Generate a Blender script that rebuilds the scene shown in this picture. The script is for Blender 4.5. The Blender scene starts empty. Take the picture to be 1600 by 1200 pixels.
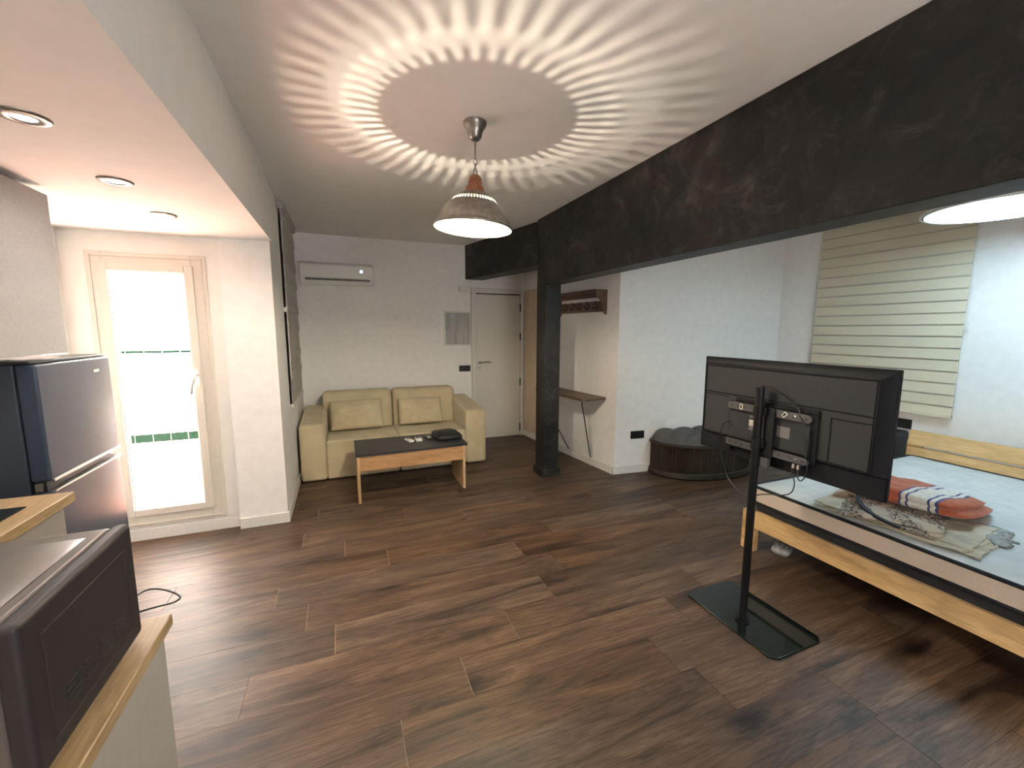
import bpy, bmesh, math, random
from mathutils import Matrix, Vector, noise
random.seed(7)
S = bpy.context.scene
C = S.collection
PI = math.pi

# ------------------------------------------------------------------ camera
F_PX, YAW, PITCH, ROLL, EYE = 657.27, 0.382276, 0.128449, 0.0021467, 1.55
cam_d = bpy.data.cameras.new('camera')
cam_d.sensor_width = 36.0
cam_d.lens = F_PX / 1600 * 36.0
cam_d.clip_start = 0.02
cam = bpy.data.objects.new('camera', cam_d)
C.objects.link(cam)
fw = Vector((math.sin(YAW) * math.cos(PITCH), math.cos(YAW) * math.cos(PITCH), -math.sin(PITCH)))
rt = Vector((math.cos(YAW), -math.sin(YAW), 0))
up = rt.cross(fw)
r2 = rt * math.cos(ROLL) + up * math.sin(ROLL)
u2 = up * math.cos(ROLL) - rt * math.sin(ROLL)
cam.matrix_world = Matrix(((r2.x, u2.x, -fw.x, 0), (r2.y, u2.y, -fw.y, 0), (r2.z, u2.z, -fw.z, EYE), (0, 0, 0, 1)))
S.camera = cam

# ------------------------------------------------------------------ world, sun, exposure
W = bpy.data.worlds.new('world')
S.world = W
W.use_nodes = True
bg = W.node_tree.nodes['Background']
bg.inputs[0].default_value = (1.0, 0.95, 0.89, 1)
bg.inputs[1].default_value = 12.0
sun_d = bpy.data.lights.new('sun', 'SUN')
sun_d.energy = 70.0
sun_d.angle = 0.02
sun_d.color = (1.0, 0.95, 0.88)
sun = bpy.data.objects.new('sun', sun_d)
C.objects.link(sun)
sun.rotation_euler = Vector((0.55, -0.06, -1.0)).to_track_quat('-Z', 'Y').to_euler()
S.view_settings.view_transform = 'Standard'
S.view_settings.look = 'None'
S.view_settings.gamma = 1.0
S.view_settings.use_curve_mapping = False
S.view_settings.exposure = 1.08
PENDANT_W, LED_W, DOWN_W = 40.0, 10.0, 5.0

# ------------------------------------------------------------------ room numbers
CZ = 2.666            # ceiling
SZ = 2.203            # kitchen soffit
XL, XLW, XR = -1.70, -0.47, 4.75
YF, YB = -1.5, 5.639
YPIER, YBAL = 3.687, 3.745
HALL_A, HALL_B = Vector((2.663, 3.663)), Vector((2.444, 5.639))
BLUE_B = Vector((4.75, 3.447))

# ------------------------------------------------------------------ materials
def new_mat(name):
    m = bpy.data.materials.new(name)
    m.use_nodes = True
    nt = m.node_tree
    b = nt.nodes['Principled BSDF']
    return m, nt, b

def N(nt, kind, **kw):
    n = nt.nodes.new(kind)
    for k, v in kw.items():
        if k in n.inputs.keys():
            n.inputs[k].default_value = v
        else:
            setattr(n, k, v)
    return n

def ramp(nt, fac, stops):
    r = nt.nodes.new('ShaderNodeValToRGB')
    e = r.color_ramp.elements
    while len(e) < len(stops):
        e.new(0.5)
    for i, (p, c) in enumerate(stops):
        e[i].position = p
        e[i].color = (*c, 1) if len(c) == 3 else c
    nt.links.new(fac, r.inputs[0])
    return r

def coords(nt, scale=(1, 1, 1), rnd=True):
    tc = nt.nodes.new('ShaderNodeTexCoord')
    mp = nt.nodes.new('ShaderNodeMapping')
    nt.links.new(tc.outputs['Object'], mp.inputs[0])
    mp.inputs['Scale'].default_value = scale
    if rnd:
        oi = nt.nodes.new('ShaderNodeObjectInfo')
        mu = N(nt, 'ShaderNodeVectorMath', operation='MULTIPLY')
        cx = nt.nodes.new('ShaderNodeCombineXYZ')
        for i in range(3):
            nt.links.new(oi.outputs['Random'], cx.inputs[i])
        nt.links.new(cx.outputs[0], mu.inputs[0])
        mu.inputs[1].default_value = (31.0, 57.0, 13.0)
        nt.links.new(mu.outputs[0], mp.inputs['Location'])
    return mp.outputs[0]

def bump(nt, b, height, strength, dist=0.01):
    bp = nt.nodes.new('ShaderNodeBump')
    bp.inputs['Strength'].default_value = strength
    bp.inputs['Distance'].default_value = dist
    nt.links.new(height, bp.inputs['Height'])
    nt.links.new(bp.outputs[0], b.inputs['Normal'])

def plain(name, col, rough=0.5, metal=0.0, spec=0.5, var=0.06, scale=30.0, bmp=0.0, bdist=0.002):
    """colour with a fine noise variation and optional relief"""
    m, nt, b = new_mat(name)
    v = coords(nt, rnd=False)
    n = N(nt, 'ShaderNodeTexNoise', Scale=scale, Detail=4.0)
    nt.links.new(v, n.inputs['Vector'])
    lo = tuple(max(0, c * (1 - var)) for c in col)
    hi = tuple(min(1, c * (1 + var)) for c in col)
    r = ramp(nt, n.outputs[0], [(0.3, lo), (0.7, hi)])
    nt.links.new(r.outputs[0], b.inputs['Base Color'])
    b.inputs['Roughness'].default_value = rough
    b.inputs['Metallic'].default_value = metal
    b.inputs['Specular IOR Level'].default_value = spec
    if bmp:
        bump(nt, b, n.outputs[0], bmp, bdist)
    return m

def wood(name, dark, mid, light, axis='X', rough=0.45, knots=True, fine=1.0):
    m, nt, b = new_mat(name)
    sc = {'X': (0.9, 9, 9), 'Y': (9, 0.9, 9), 'Z': (9, 9, 0.9)}[axis]
    v = coords(nt, tuple(s * fine for s in sc))
    n1 = N(nt, 'ShaderNodeTexNoise', Scale=1.6, Detail=6.0, Roughness=0.62, Distortion=0.35)
    nt.links.new(v, n1.inputs['Vector'])
    sc2 = tuple(s * 5 * fine for s in sc)
    v2 = coords(nt, sc2)
    n2 = N(nt, 'ShaderNodeTexNoise', Scale=2.2, Detail=3.0, Roughness=0.6)
    nt.links.new(v2, n2.inputs['Vector'])
    r = ramp(nt, n1.outputs[0], [(0.28, dark), (0.5, mid), (0.74, light)])
    r2_ = ramp(nt, n2.outputs[0], [(0.35, (0.72, 0.70, 0.68)), (0.6, (1, 1, 1))])
    mx = N(nt, 'ShaderNodeMix', data_type='RGBA', blend_type='MULTIPLY')
    mx.inputs[0].default_value = 0.8
    nt.links.new(r.outputs[0], mx.inputs[6])
    nt.links.new(r2_.outputs[0], mx.inputs[7])
    out = mx.outputs[2]
    if knots:
        sk = {'X': (1.5, 4.4, 4.4), 'Y': (4.4, 1.5, 4.4), 'Z': (4.4, 4.4, 1.5)}[axis]
        v3 = coords(nt, tuple(s * fine for s in sk))
        vo = N(nt, 'ShaderNodeTexVoronoi', Scale=1.0)
        nt.links.new(v3, vo.inputs['Vector'])
        rk = ramp(nt, vo.outputs['Distance'], [(0.04, (0.25, 0.2, 0.17)), (0.16, (1, 1, 1))])
        mk = N(nt, 'ShaderNodeMix', data_type='RGBA', blend_type='MULTIPLY')
        mk.inputs[0].default_value = 0.75
        nt.links.new(out, mk.inputs[6])
        nt.links.new(rk.outputs[0], mk.inputs[7])
        out = mk.outputs[2]
    nt.links.new(out, b.inputs['Base Color'])
    b.inputs['Roughness'].default_value = rough
    bump(nt, b, n2.outputs[0], 0.12, 0.002)
    return m

def emit(name, col, strength):
    m, nt, b = new_mat(name)
    b.inputs['Base Color'].default_value = (*col, 1)
    b.inputs['Emission Color'].default_value = (*col, 1)
    b.inputs['Emission Strength'].default_value = strength
    return m

def floor_wood():
    m, nt, b = new_mat('floor_oak')
    L = nt.links.new
    oi = nt.nodes.new('ShaderNodeObjectInfo')
    v = coords(nt, (1.0, 6.5, 1))
    # knots first: they bend the grain around them
    v3 = coords(nt, (1.15, 3.4, 1))
    vo = N(nt, 'ShaderNodeTexVoronoi', Scale=1.0)
    L(v3, vo.inputs['Vector'])
    kn = nt.nodes.new('ShaderNodeMapRange')
    kn.inputs['From Min'].default_value = 0.30
    kn.inputs['From Max'].default_value = 0.0
    kn.inputs['To Min'].default_value = 0.0
    kn.inputs['To Max'].default_value = 1.0
    L(vo.outputs['Distance'], kn.inputs[0])
    n1 = N(nt, 'ShaderNodeTexNoise', Scale=1.5, Detail=9.0, Roughness=0.68, Distortion=0.9)
    L(v, n1.inputs['Vector'])
    ad = N(nt, 'ShaderNodeMath', operation='MULTIPLY_ADD')
    ad.inputs[1].default_value = -0.16
    L(kn.outputs[0], ad.inputs[0]); L(n1.outputs[0], ad.inputs[2])
    r = ramp(nt, ad.outputs[0], [(0.30, (0.016, 0.009, 0.006)), (0.39, (0.048, 0.026, 0.016)), (0.47, (0.092, 0.051, 0.030)), (0.57, (0.136, 0.078, 0.045)), (0.70, (0.200, 0.120, 0.072))])
    v2 = coords(nt, (5.0, 95.0, 1))
    n2 = N(nt, 'ShaderNodeTexNoise', Scale=1.5, Detail=5.0, Roughness=0.7, Distortion=0.3)
    L(v2, n2.inputs['Vector'])
    rg = ramp(nt, n2.outputs[0], [(0.36, (0.52, 0.48, 0.46)), (0.52, (1, 1, 1)), (0.70, (1.18, 1.16, 1.14))])
    m1 = N(nt, 'ShaderNodeMix', data_type='RGBA', blend_type='MULTIPLY')
    m1.inputs[0].default_value = 1.0
    L(r.outputs[0], m1.inputs[6]); L(rg.outputs[0], m1.inputs[7])
    # cathedral figure: distorted rings stretched along the plank
    v4 = coords(nt, (0.7, 5.0, 1))
    wv = N(nt, 'ShaderNodeTexWave', wave_type='BANDS', bands_direction='Y', Scale=2.6, Distortion=7.0, Detail=4.0)
    wv.inputs['Detail Scale'].default_value = 1.4
    wv.inputs['Detail Roughness'].default_value = 0.6
    L(v4, wv.inputs['Vector'])
    rw = ramp(nt, wv.outputs[0], [(0.0, (0.60, 0.57, 0.55)), (0.22, (1, 1, 1))])
    m2 = N(nt, 'ShaderNodeMix', data_type='RGBA', blend_type='MULTIPLY')
    m2.inputs[0].default_value = 0.6
    L(m1.outputs[2], m2.inputs[6]); L(rw.outputs[0], m2.inputs[7])
    rk = ramp(nt, vo.outputs['Distance'], [(0.03, (0.07, 0.055, 0.05)), (0.10, (0.6, 0.55, 0.52)), (0.16, (1, 1, 1))])
    m3 = N(nt, 'ShaderNodeMix', data_type='RGBA', blend_type='MULTIPLY')
    m3.inputs[0].default_value = 0.9
    L(m2.outputs[2], m3.inputs[6]); L(rk.outputs[0], m3.inputs[7])
    # plank to plank tone
    hs = nt.nodes.new('ShaderNodeHueSaturation')
    mr = nt.nodes.new('ShaderNodeMapRange')
    mr.inputs['To Min'].default_value = 0.72
    mr.inputs['To Max'].default_value = 1.28
    L(oi.outputs['Random'], mr.inputs[0]); L(mr.outputs[0], hs.inputs['Value'])
    mr2 = nt.nodes.new('ShaderNodeMapRange')
    mr2.inputs['From Max'].default_value = 0.37
    mr2.inputs['To Min'].default_value = 0.82
    mr2.inputs['To Max'].default_value = 1.1
    md = N(nt, 'ShaderNodeMath', operation='MODULO')
    md.inputs[1].default_value = 0.37
    L(oi.outputs['Random'], md.inputs[0]); L(md.outputs[0], mr2.inputs[0]); L(mr2.outputs[0], hs.inputs['Saturation'])
    L(m3.outputs[2], hs.inputs['Color'])
    L(hs.outputs[0], b.inputs['Base Color'])
    rr = nt.nodes.new('ShaderNodeMapRange')
    rr.inputs['To Min'].default_value = 0.36
    rr.inputs['To Max'].default_value = 0.56
    b.inputs['Specular IOR Level'].default_value = 0.5
    L(n2.outputs[0], rr.inputs[0]); L(rr.outputs[0], b.inputs['Roughness'])
    bump(nt, b, n2.outputs[0], 0.18, 0.0015)
    return m

def stucco():
    m, nt, b = new_mat('black_stucco')
    v = coords(nt, rnd=False)
    n = N(nt, 'ShaderNodeTexNoise', Scale=2.6, Detail=9.0, Roughness=0.68, Distortion=0.5)
    nt.links.new(v, n.inputs['Vector'])
    r = ramp(nt, n.outputs[0], [(0.38, (0.011, 0.0105, 0.011)), (0.52, (0.022, 0.020, 0.019)), (0.60, (0.034, 0.030, 0.027)), (0.72, (0.085, 0.073, 0.060))])
    nb = N(nt, 'ShaderNodeTexNoise', Scale=5.5, Detail=10.0, Roughness=0.74, Distortion=1.0)
    nt.links.new(v, nb.inputs['Vector'])
    rb = ramp(nt, nb.outputs[0], [(0.50, (0.0, 0.0, 0.0)), (0.60, (0.016, 0.014, 0.012)), (0.72, (0.062, 0.054, 0.044))])
    ma = N(nt, 'ShaderNodeMix', data_type='RGBA', blend_type='ADD')
    ma.inputs[0].default_value = 1.0
    nt.links.new(r.outputs[0], ma.inputs[6])
    nt.links.new(rb.outputs[0], ma.inputs[7])
    nt.links.new(ma.outputs[2], b.inputs['Base Color'])
    n2 = N(nt, 'ShaderNodeTexNoise', Scale=38.0, Detail=5.0)
    nt.links.new(v, n2.inputs['Vector'])
    b.inputs['Roughness'].default_value = 0.5
    b.inputs['Specular IOR Level'].default_value = 0.3
    bump(nt, b, n2.outputs[0], 0.25, 0.004)
    return m

def corduroy():
    m, nt, b = new_mat('cream_corduroy')
    v = coords(nt, rnd=False)
    wv = N(nt, 'ShaderNodeTexWave', wave_type='BANDS', bands_direction='X', Scale=45.0, Distortion=0.4)
    nt.links.new(v, wv.inputs['Vector'])
    n = N(nt, 'ShaderNodeTexNoise', Scale=5.0, Detail=5.0)
    nt.links.new(v, n.inputs['Vector'])
    r = ramp(nt, n.outputs[0], [(0.3, (0.55, 0.46, 0.30)), (0.7, (0.65, 0.56, 0.38))])
    nt.links.new(r.outputs[0], b.inputs['Base Color'])
    b.inputs['Roughness'].default_value = 0.9
    b.inputs['Specular IOR Level'].default_value = 0.15
    b.inputs['Sheen Weight'].default_value = 0.15
    bump(nt, b, wv.outputs[0], 0.35, 0.003)
    return m

def quilt():
    m, nt, b = new_mat('white_quilted_cover')
    v = coords(nt, (11, 14, 1), rnd=False)
    vo = N(nt, 'ShaderNodeTexVoronoi', Scale=1.0, Randomness=0.35)
    vo.feature = 'SMOOTH_F1'
    nt.links.new(v, vo.inputs['Vector'])
    n = N(nt, 'ShaderNodeTexNoise', Scale=9.0, Detail=3.0)
    nt.links.new(coords(nt, rnd=False), n.inputs['Vector'])
    r = ramp(nt, n.outputs[0], [(0.3, (0.50, 0.53, 0.53)), (0.7, (0.57, 0.60, 0.60))])
    nt.links.new(r.outputs[0], b.inputs['Base Color'])
    b.inputs['Roughness'].default_value = 0.7
    mi = N(nt, 'ShaderNodeMath', operation='MULTIPLY')
    mi.inputs[1].default_value = -1.0
    nt.links.new(vo.outputs['Distance'], mi.inputs[0])
    bump(nt, b, mi.outputs[0], 0.8, 0.025)
    return m

def print_cloth():
    m, nt, b = new_mat('beige_floral_print')
    v = coords(nt, rnd=False)
    n = N(nt, 'ShaderNodeTexNoise', Scale=34.0, Detail=2.5, Roughness=0.55, Distortion=1.6)
    nt.links.new(v, n.inputs['Vector'])
    r = ramp(nt, n.outputs[0], [(0.40, (0.40, 0.33, 0.25)), (0.475, (0.36, 0.29, 0.22)), (0.485, (0.025, 0.02, 0.018)), (0.57, (0.03, 0.024, 0.02)), (0.58, (0.42, 0.35, 0.27))])
    n3 = N(nt, 'ShaderNodeTexNoise', Scale=7.0, Detail=1.0)
    nt.links.new(v, n3.inputs['Vector'])
    rm = ramp(nt, n3.outputs[0], [(0.38, (0, 0, 0)), (0.42, (1, 1, 1))])
    mx = N(nt, 'ShaderNodeMix', data_type='RGBA')
    nt.links.new(rm.outputs[0], mx.inputs[0])
    mx.inputs[6].default_value = (0.42, 0.35, 0.27, 1)
    nt.links.new(r.outputs[0], mx.inputs[7])
    nt.links.new(mx.outputs[2], b.inputs['Base Color'])
    b.inputs['Roughness'].default_value = 0.85
    return m

def glass_mat(name, tint=(1, 1, 1), gloss=0.06):
    m, nt, b = new_mat(name)
    nt.nodes.remove(b)
    t = nt.nodes.new('ShaderNodeBsdfTransparent')
    t.inputs[0].default_value = (*tint, 1)
    g = nt.nodes.new('ShaderNodeBsdfGlossy')
    g.inputs['Roughness'].default_value = 0.02
    mx = nt.nodes.new('ShaderNodeMixShader')
    mx.inputs[0].default_value = gloss
    nt.links.new(t.outputs[0], mx.inputs[1])
    nt.links.new(g.outputs[0], mx.inputs[2])
    nt.links.new(mx.outputs[0], nt.nodes['Material Output'].inputs[0])
    return m

def bulb_mat():
    m, nt, b = new_mat('glowing_bulb_glass')
    nt.nodes.remove(b)
    t = nt.nodes.new('ShaderNodeBsdfTransparent')
    e = nt.nodes.new('ShaderNodeEmission')
    e.inputs[0].default_value = (1.0, 0.86, 0.55, 1)
    e.inputs[1].default_value = 45.0
    mx = nt.nodes.new('ShaderNodeMixShader')
    mx.inputs[0].default_value = 0.15
    nt.links.new(t.outputs[0], mx.inputs[1])
    nt.links.new(e.outputs[0], mx.inputs[2])
    nt.links.new(mx.outputs[0], nt.nodes['Material Output'].inputs[0])
    return m

def sheer_mat():
    m, nt, b = new_mat('sheer_mesh')
    t = nt.nodes.new('ShaderNodeBsdfTransparent')
    mx = nt.nodes.new('ShaderNodeMixShader')
    mx.inputs[0].default_value = 0.80
    b.inputs['Base Color'].default_value = (0.66, 0.62, 0.52, 1)
    b.inputs['Roughness'].default_value = 0.9
    nt.links.new(t.outputs[0], mx.inputs[1])
    nt.links.new(b.outputs[0], mx.inputs[2])
    nt.links.new(mx.outputs[0], nt.nodes['Material Output'].inputs[0])
    return m

M = dict(
    wall=plain('white_plaster', (0.85, 0.84, 0.82), 0.75, var=0.03, scale=14, bmp=0.06),
    ceil=plain('ceiling_paint', (0.86, 0.845, 0.83), 0.85, var=0.02, scale=10, bmp=0.05),
    balw=plain('cream_plaster', (0.82, 0.80, 0.76), 0.7, var=0.02, scale=12, bmp=0.05),
    base=plain('white_skirting', (0.74, 0.73, 0.69), 0.45, var=0.02),
    subfloor=plain('joint_filler', (0.42, 0.30, 0.21), 0.8),
    floor=floor_wood(),
    stucco=stucco(),
    pvc=plain('cream_window_profile', (0.70, 0.65, 0.58), 0.4, var=0.02),
    white=plain('white_plastic', (0.78, 0.77, 0.74), 0.35, var=0.02),
    offw=plain('off_white_lacquer', (0.70, 0.68, 0.63), 0.4, var=0.02),
    grey=plain('light_grey_cabinet', (0.39, 0.37, 0.345), 0.55, var=0.04, scale=60),
    ugrey=plain('mid_grey_cabinet', (0.33, 0.325, 0.315), 0.6, var=0.05, scale=60),
    black=plain('black_plastic', (0.012, 0.013, 0.014), 0.4, var=0.1),
    matblack=plain('matt_black_metal', (0.008, 0.008, 0.009), 0.42, spec=0.2, var=0.1),
    tvback=plain('tv_back_plastic', (0.038, 0.039, 0.042), 0.6, spec=0.2, var=0.1, scale=180, bmp=0.05),
    tvedge=plain('tv_shell_plastic', (0.010, 0.011, 0.014), 0.5, spec=0.15, var=0.1),
    screen=plain('tv_screen_glass', (0.008, 0.008, 0.010), 0.08, var=0.02),
    arm=plain('dark_grey_steel', (0.055, 0.056, 0.058), 0.45, var=0.08),
    glassblk=plain('black_tempered_glass', (0.006, 0.010, 0.009), 0.06, spec=0.6, var=0.02),
    steel=plain('brushed_steel', (0.55, 0.54, 0.52), 0.3, metal=1.0, var=0.05),
    pewter=plain('aged_pewter', (0.33, 0.31, 0.29), 0.38, metal=1.0, var=0.2, scale=40),
    enamel=plain('white_enamel', (0.42, 0.44, 0.33), 0.35, var=0.02),
    neck=wood('stained_lamp_wood', (0.16, 0.06, 0.03), (0.30, 0.12, 0.06), (0.42, 0.19, 0.10), 'Z', knots=False),
    pine=wood('pine_board', (0.56, 0.34, 0.13), (0.72, 0.48, 0.22), (0.80, 0.57, 0.29), 'Y'),
    oak=wood('oak_laminate_x', (0.40, 0.21, 0.09), (0.53, 0.30, 0.14), (0.63, 0.39, 0.20), 'X'),
    oakz=wood('oak_laminate_z', (0.44, 0.27, 0.13), (0.56, 0.36, 0.19), (0.65, 0.45, 0.26), 'Z', knots=False),
    jamb=wood('light_oak_jamb', (0.68, 0.53, 0.38), (0.73, 0.58, 0.43), (0.77, 0.63, 0.48), 'Z', knots=False),
    butcher=wood('butcher_block', (0.30, 0.20, 0.10), (0.45, 0.32, 0.18), (0.56, 0.43, 0.27), 'Y', 0.35),
    walnut=wood('walnut_shelf', (0.085, 0.046, 0.028), (0.16, 0.092, 0.056), (0.23, 0.14, 0.09), 'Y', 0.4, knots=False),
    tabletop=plain('charcoal_laminate', (0.022, 0.023, 0.025), 0.42, var=0.25, scale=25),
    cord=corduroy(),
    leather=plain('black_nylon', (0.012, 0.012, 0.013), 0.55, var=0.3, scale=200, bmp=0.2),
    quilt=quilt(),
    mside=plain('beige_mattress_side', (0.62, 0.52, 0.42), 0.85, var=0.04, scale=90, bmp=0.1),
    piping=plain('black_piping', (0.006, 0.007, 0.012), 0.7),
    dark=plain('dark_slat_base', (0.02, 0.02, 0.022), 0.8),
    orange=None,
    printc=print_cloth(),
    linen=plain('pale_olive_linen', (0.46, 0.42, 0.32), 0.85, var=0.22, scale=9, bmp=0.2, bdist=0.01),
    lace=plain('grey_lace_edge', (0.32, 0.34, 0.33), 0.9, var=0.35, scale=60, bmp=0.3),
    ottom=plain('bronze_ottoman_body', (0.036, 0.028, 0.018), 0.5, spec=0.3, metal=0.1, var=0.25, scale=12),
    tuft=plain('grey_tufted_velvet', (0.085, 0.083, 0.08), 0.75, var=0.12, scale=20),
    fridge=plain('blue_black_fridge', (0.046, 0.062, 0.095), 0.28, spec=0.22, var=0.05),
    fridgeside=plain('fridge_side_blue_black', (0.042, 0.056, 0.085), 0.4, var=0.05),
    mwcover=plain('microwave_grey_cover', (0.13, 0.115, 0.11), 0.3, metal=0.2, var=0.05),
    mwback=plain('microwave_back_sheet', (0.026, 0.022, 0.025), 0.5, var=0.1, scale=80),
    marble=None,
    blind=plain('cream_blind_fabric', (0.66, 0.60, 0.46), 0.85, var=0.03, scale=120, bmp=0.05),
    blindl=plain('grey_blind_fabric', (0.48, 0.45, 0.43), 0.85, var=0.03, scale=120, bmp=0.05),
    sheer=sheer_mat(),
    glass=glass_mat('window_glass'),
    dimglass=plain('grey_shuttered_glass', (0.03, 0.033, 0.03), 0.15, var=0.05),
    led=emit('cool_led_diffuser', (0.60, 0.86, 1.0), LED_W),
    down=emit('downlight_lens', (1.0, 0.93, 0.84), 28.0),
    bulb=bulb_mat(),
    disp=emit('blue_white_display', (0.45, 0.60, 1.0), 2.5),
    terra=plain('terracotta_floor_tile', (0.70, 0.35, 0.25), 0.7, var=0.08),
    btile=plain('white_wall_tile', (0.80, 0.80, 0.78), 0.3, var=0.03),
    gtile=plain('green_glazed_tile', (0.002, 0.013, 0.007), 0.6, spec=0.05, var=0.3, scale=22),
    brown=plain('brown_leather', (0.11, 0.045, 0.025), 0.5, var=0.2, scale=50, bmp=0.2),
    paper=plain('white_label_paper', (0.70, 0.68, 0.62), 0.7),
    greylab=plain('grey_label', (0.16, 0.15, 0.15), 0.6),
    stone=plain('outside_render', (0.75, 0.74, 0.70), 0.9),
    plasticbag=plain('clear_plastic_film', (0.35, 0.35, 0.36), 0.15, var=0.4, scale=20),
)

def orange_wool():
    m, nt, b = new_mat('orange_striped_wool')
    tc = nt.nodes.new('ShaderNodeTexCoord')
    sp = nt.nodes.new('ShaderNodeSeparateXYZ')
    nt.links.new(tc.outputs['Object'], sp.inputs[0])
    mr = nt.nodes.new('ShaderNodeMapRange')
    mr.inputs['From Min'].default_value = -0.32
    mr.inputs['From Max'].default_value = 0.32
    nt.links.new(sp.outputs[1], mr.inputs[0])
    O_, W_, B_ = (0.46, 0.105, 0.042), (0.70, 0.68, 0.62), (0.055, 0.065, 0.20)
    r = nt.nodes.new('ShaderNodeValToRGB')
    r.color_ramp.interpolation = 'CONSTANT'
    st = [(0.0, O_), (0.155, B_), (0.172, W_), (0.205, B_), (0.220, W_), (0.345, B_), (0.360, W_), (0.392, B_), (0.41, O_)]
    e = r.color_ramp.elements
    while len(e) < len(st):
        e.new(0.5)
    for i, (p, c) in enumerate(st):
        e[i].position = p
        e[i].color = (*c, 1)
    nt.links.new(mr.outputs[0], r.inputs[0])
    n = N(nt, 'ShaderNodeTexNoise', Scale=70.0, Detail=4.0)
    nt.links.new(tc.outputs['Object'], n.inputs['Vector'])
    rn = ramp(nt, n.outputs[0], [(0.3, (0.78, 0.78, 0.78)), (0.65, (1, 1, 1))])
    mx = N(nt, 'ShaderNodeMix', data_type='RGBA', blend_type='MULTIPLY')
    mx.inputs[0].default_value = 1.0
    nt.links.new(r.outputs[0], mx.inputs[6])
    nt.links.new(rn.outputs[0], mx.inputs[7])
    nt.links.new(mx.outputs[2], b.inputs['Base Color'])
    b.inputs['Roughness'].default_value = 0.95
    b.inputs['Sheen Weight'].default_value = 0.2
    bump(nt, b, n.outputs[0], 0.5, 0.004)
    return m
M['orange'] = orange_wool()

def marble():
    m, nt, b = new_mat('grey_woodgrain_panel')
    v = coords(nt, (14, 14, 1.5), rnd=False)
    n = N(nt, 'ShaderNodeTexNoise', Scale=2.0, Detail=5.0)
    nt.links.new(v, n.inputs['Vector'])
    r = ramp(nt, n.outputs[0], [(0.3, (0.34, 0.35, 0.33)), (0.7, (0.52, 0.52, 0.50))])
    nt.links.new(r.outputs[0], b.inputs['Base Color'])
    b.inputs['Roughness'].default_value = 0.5
    return m
M['marble'] = marble()

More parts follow.
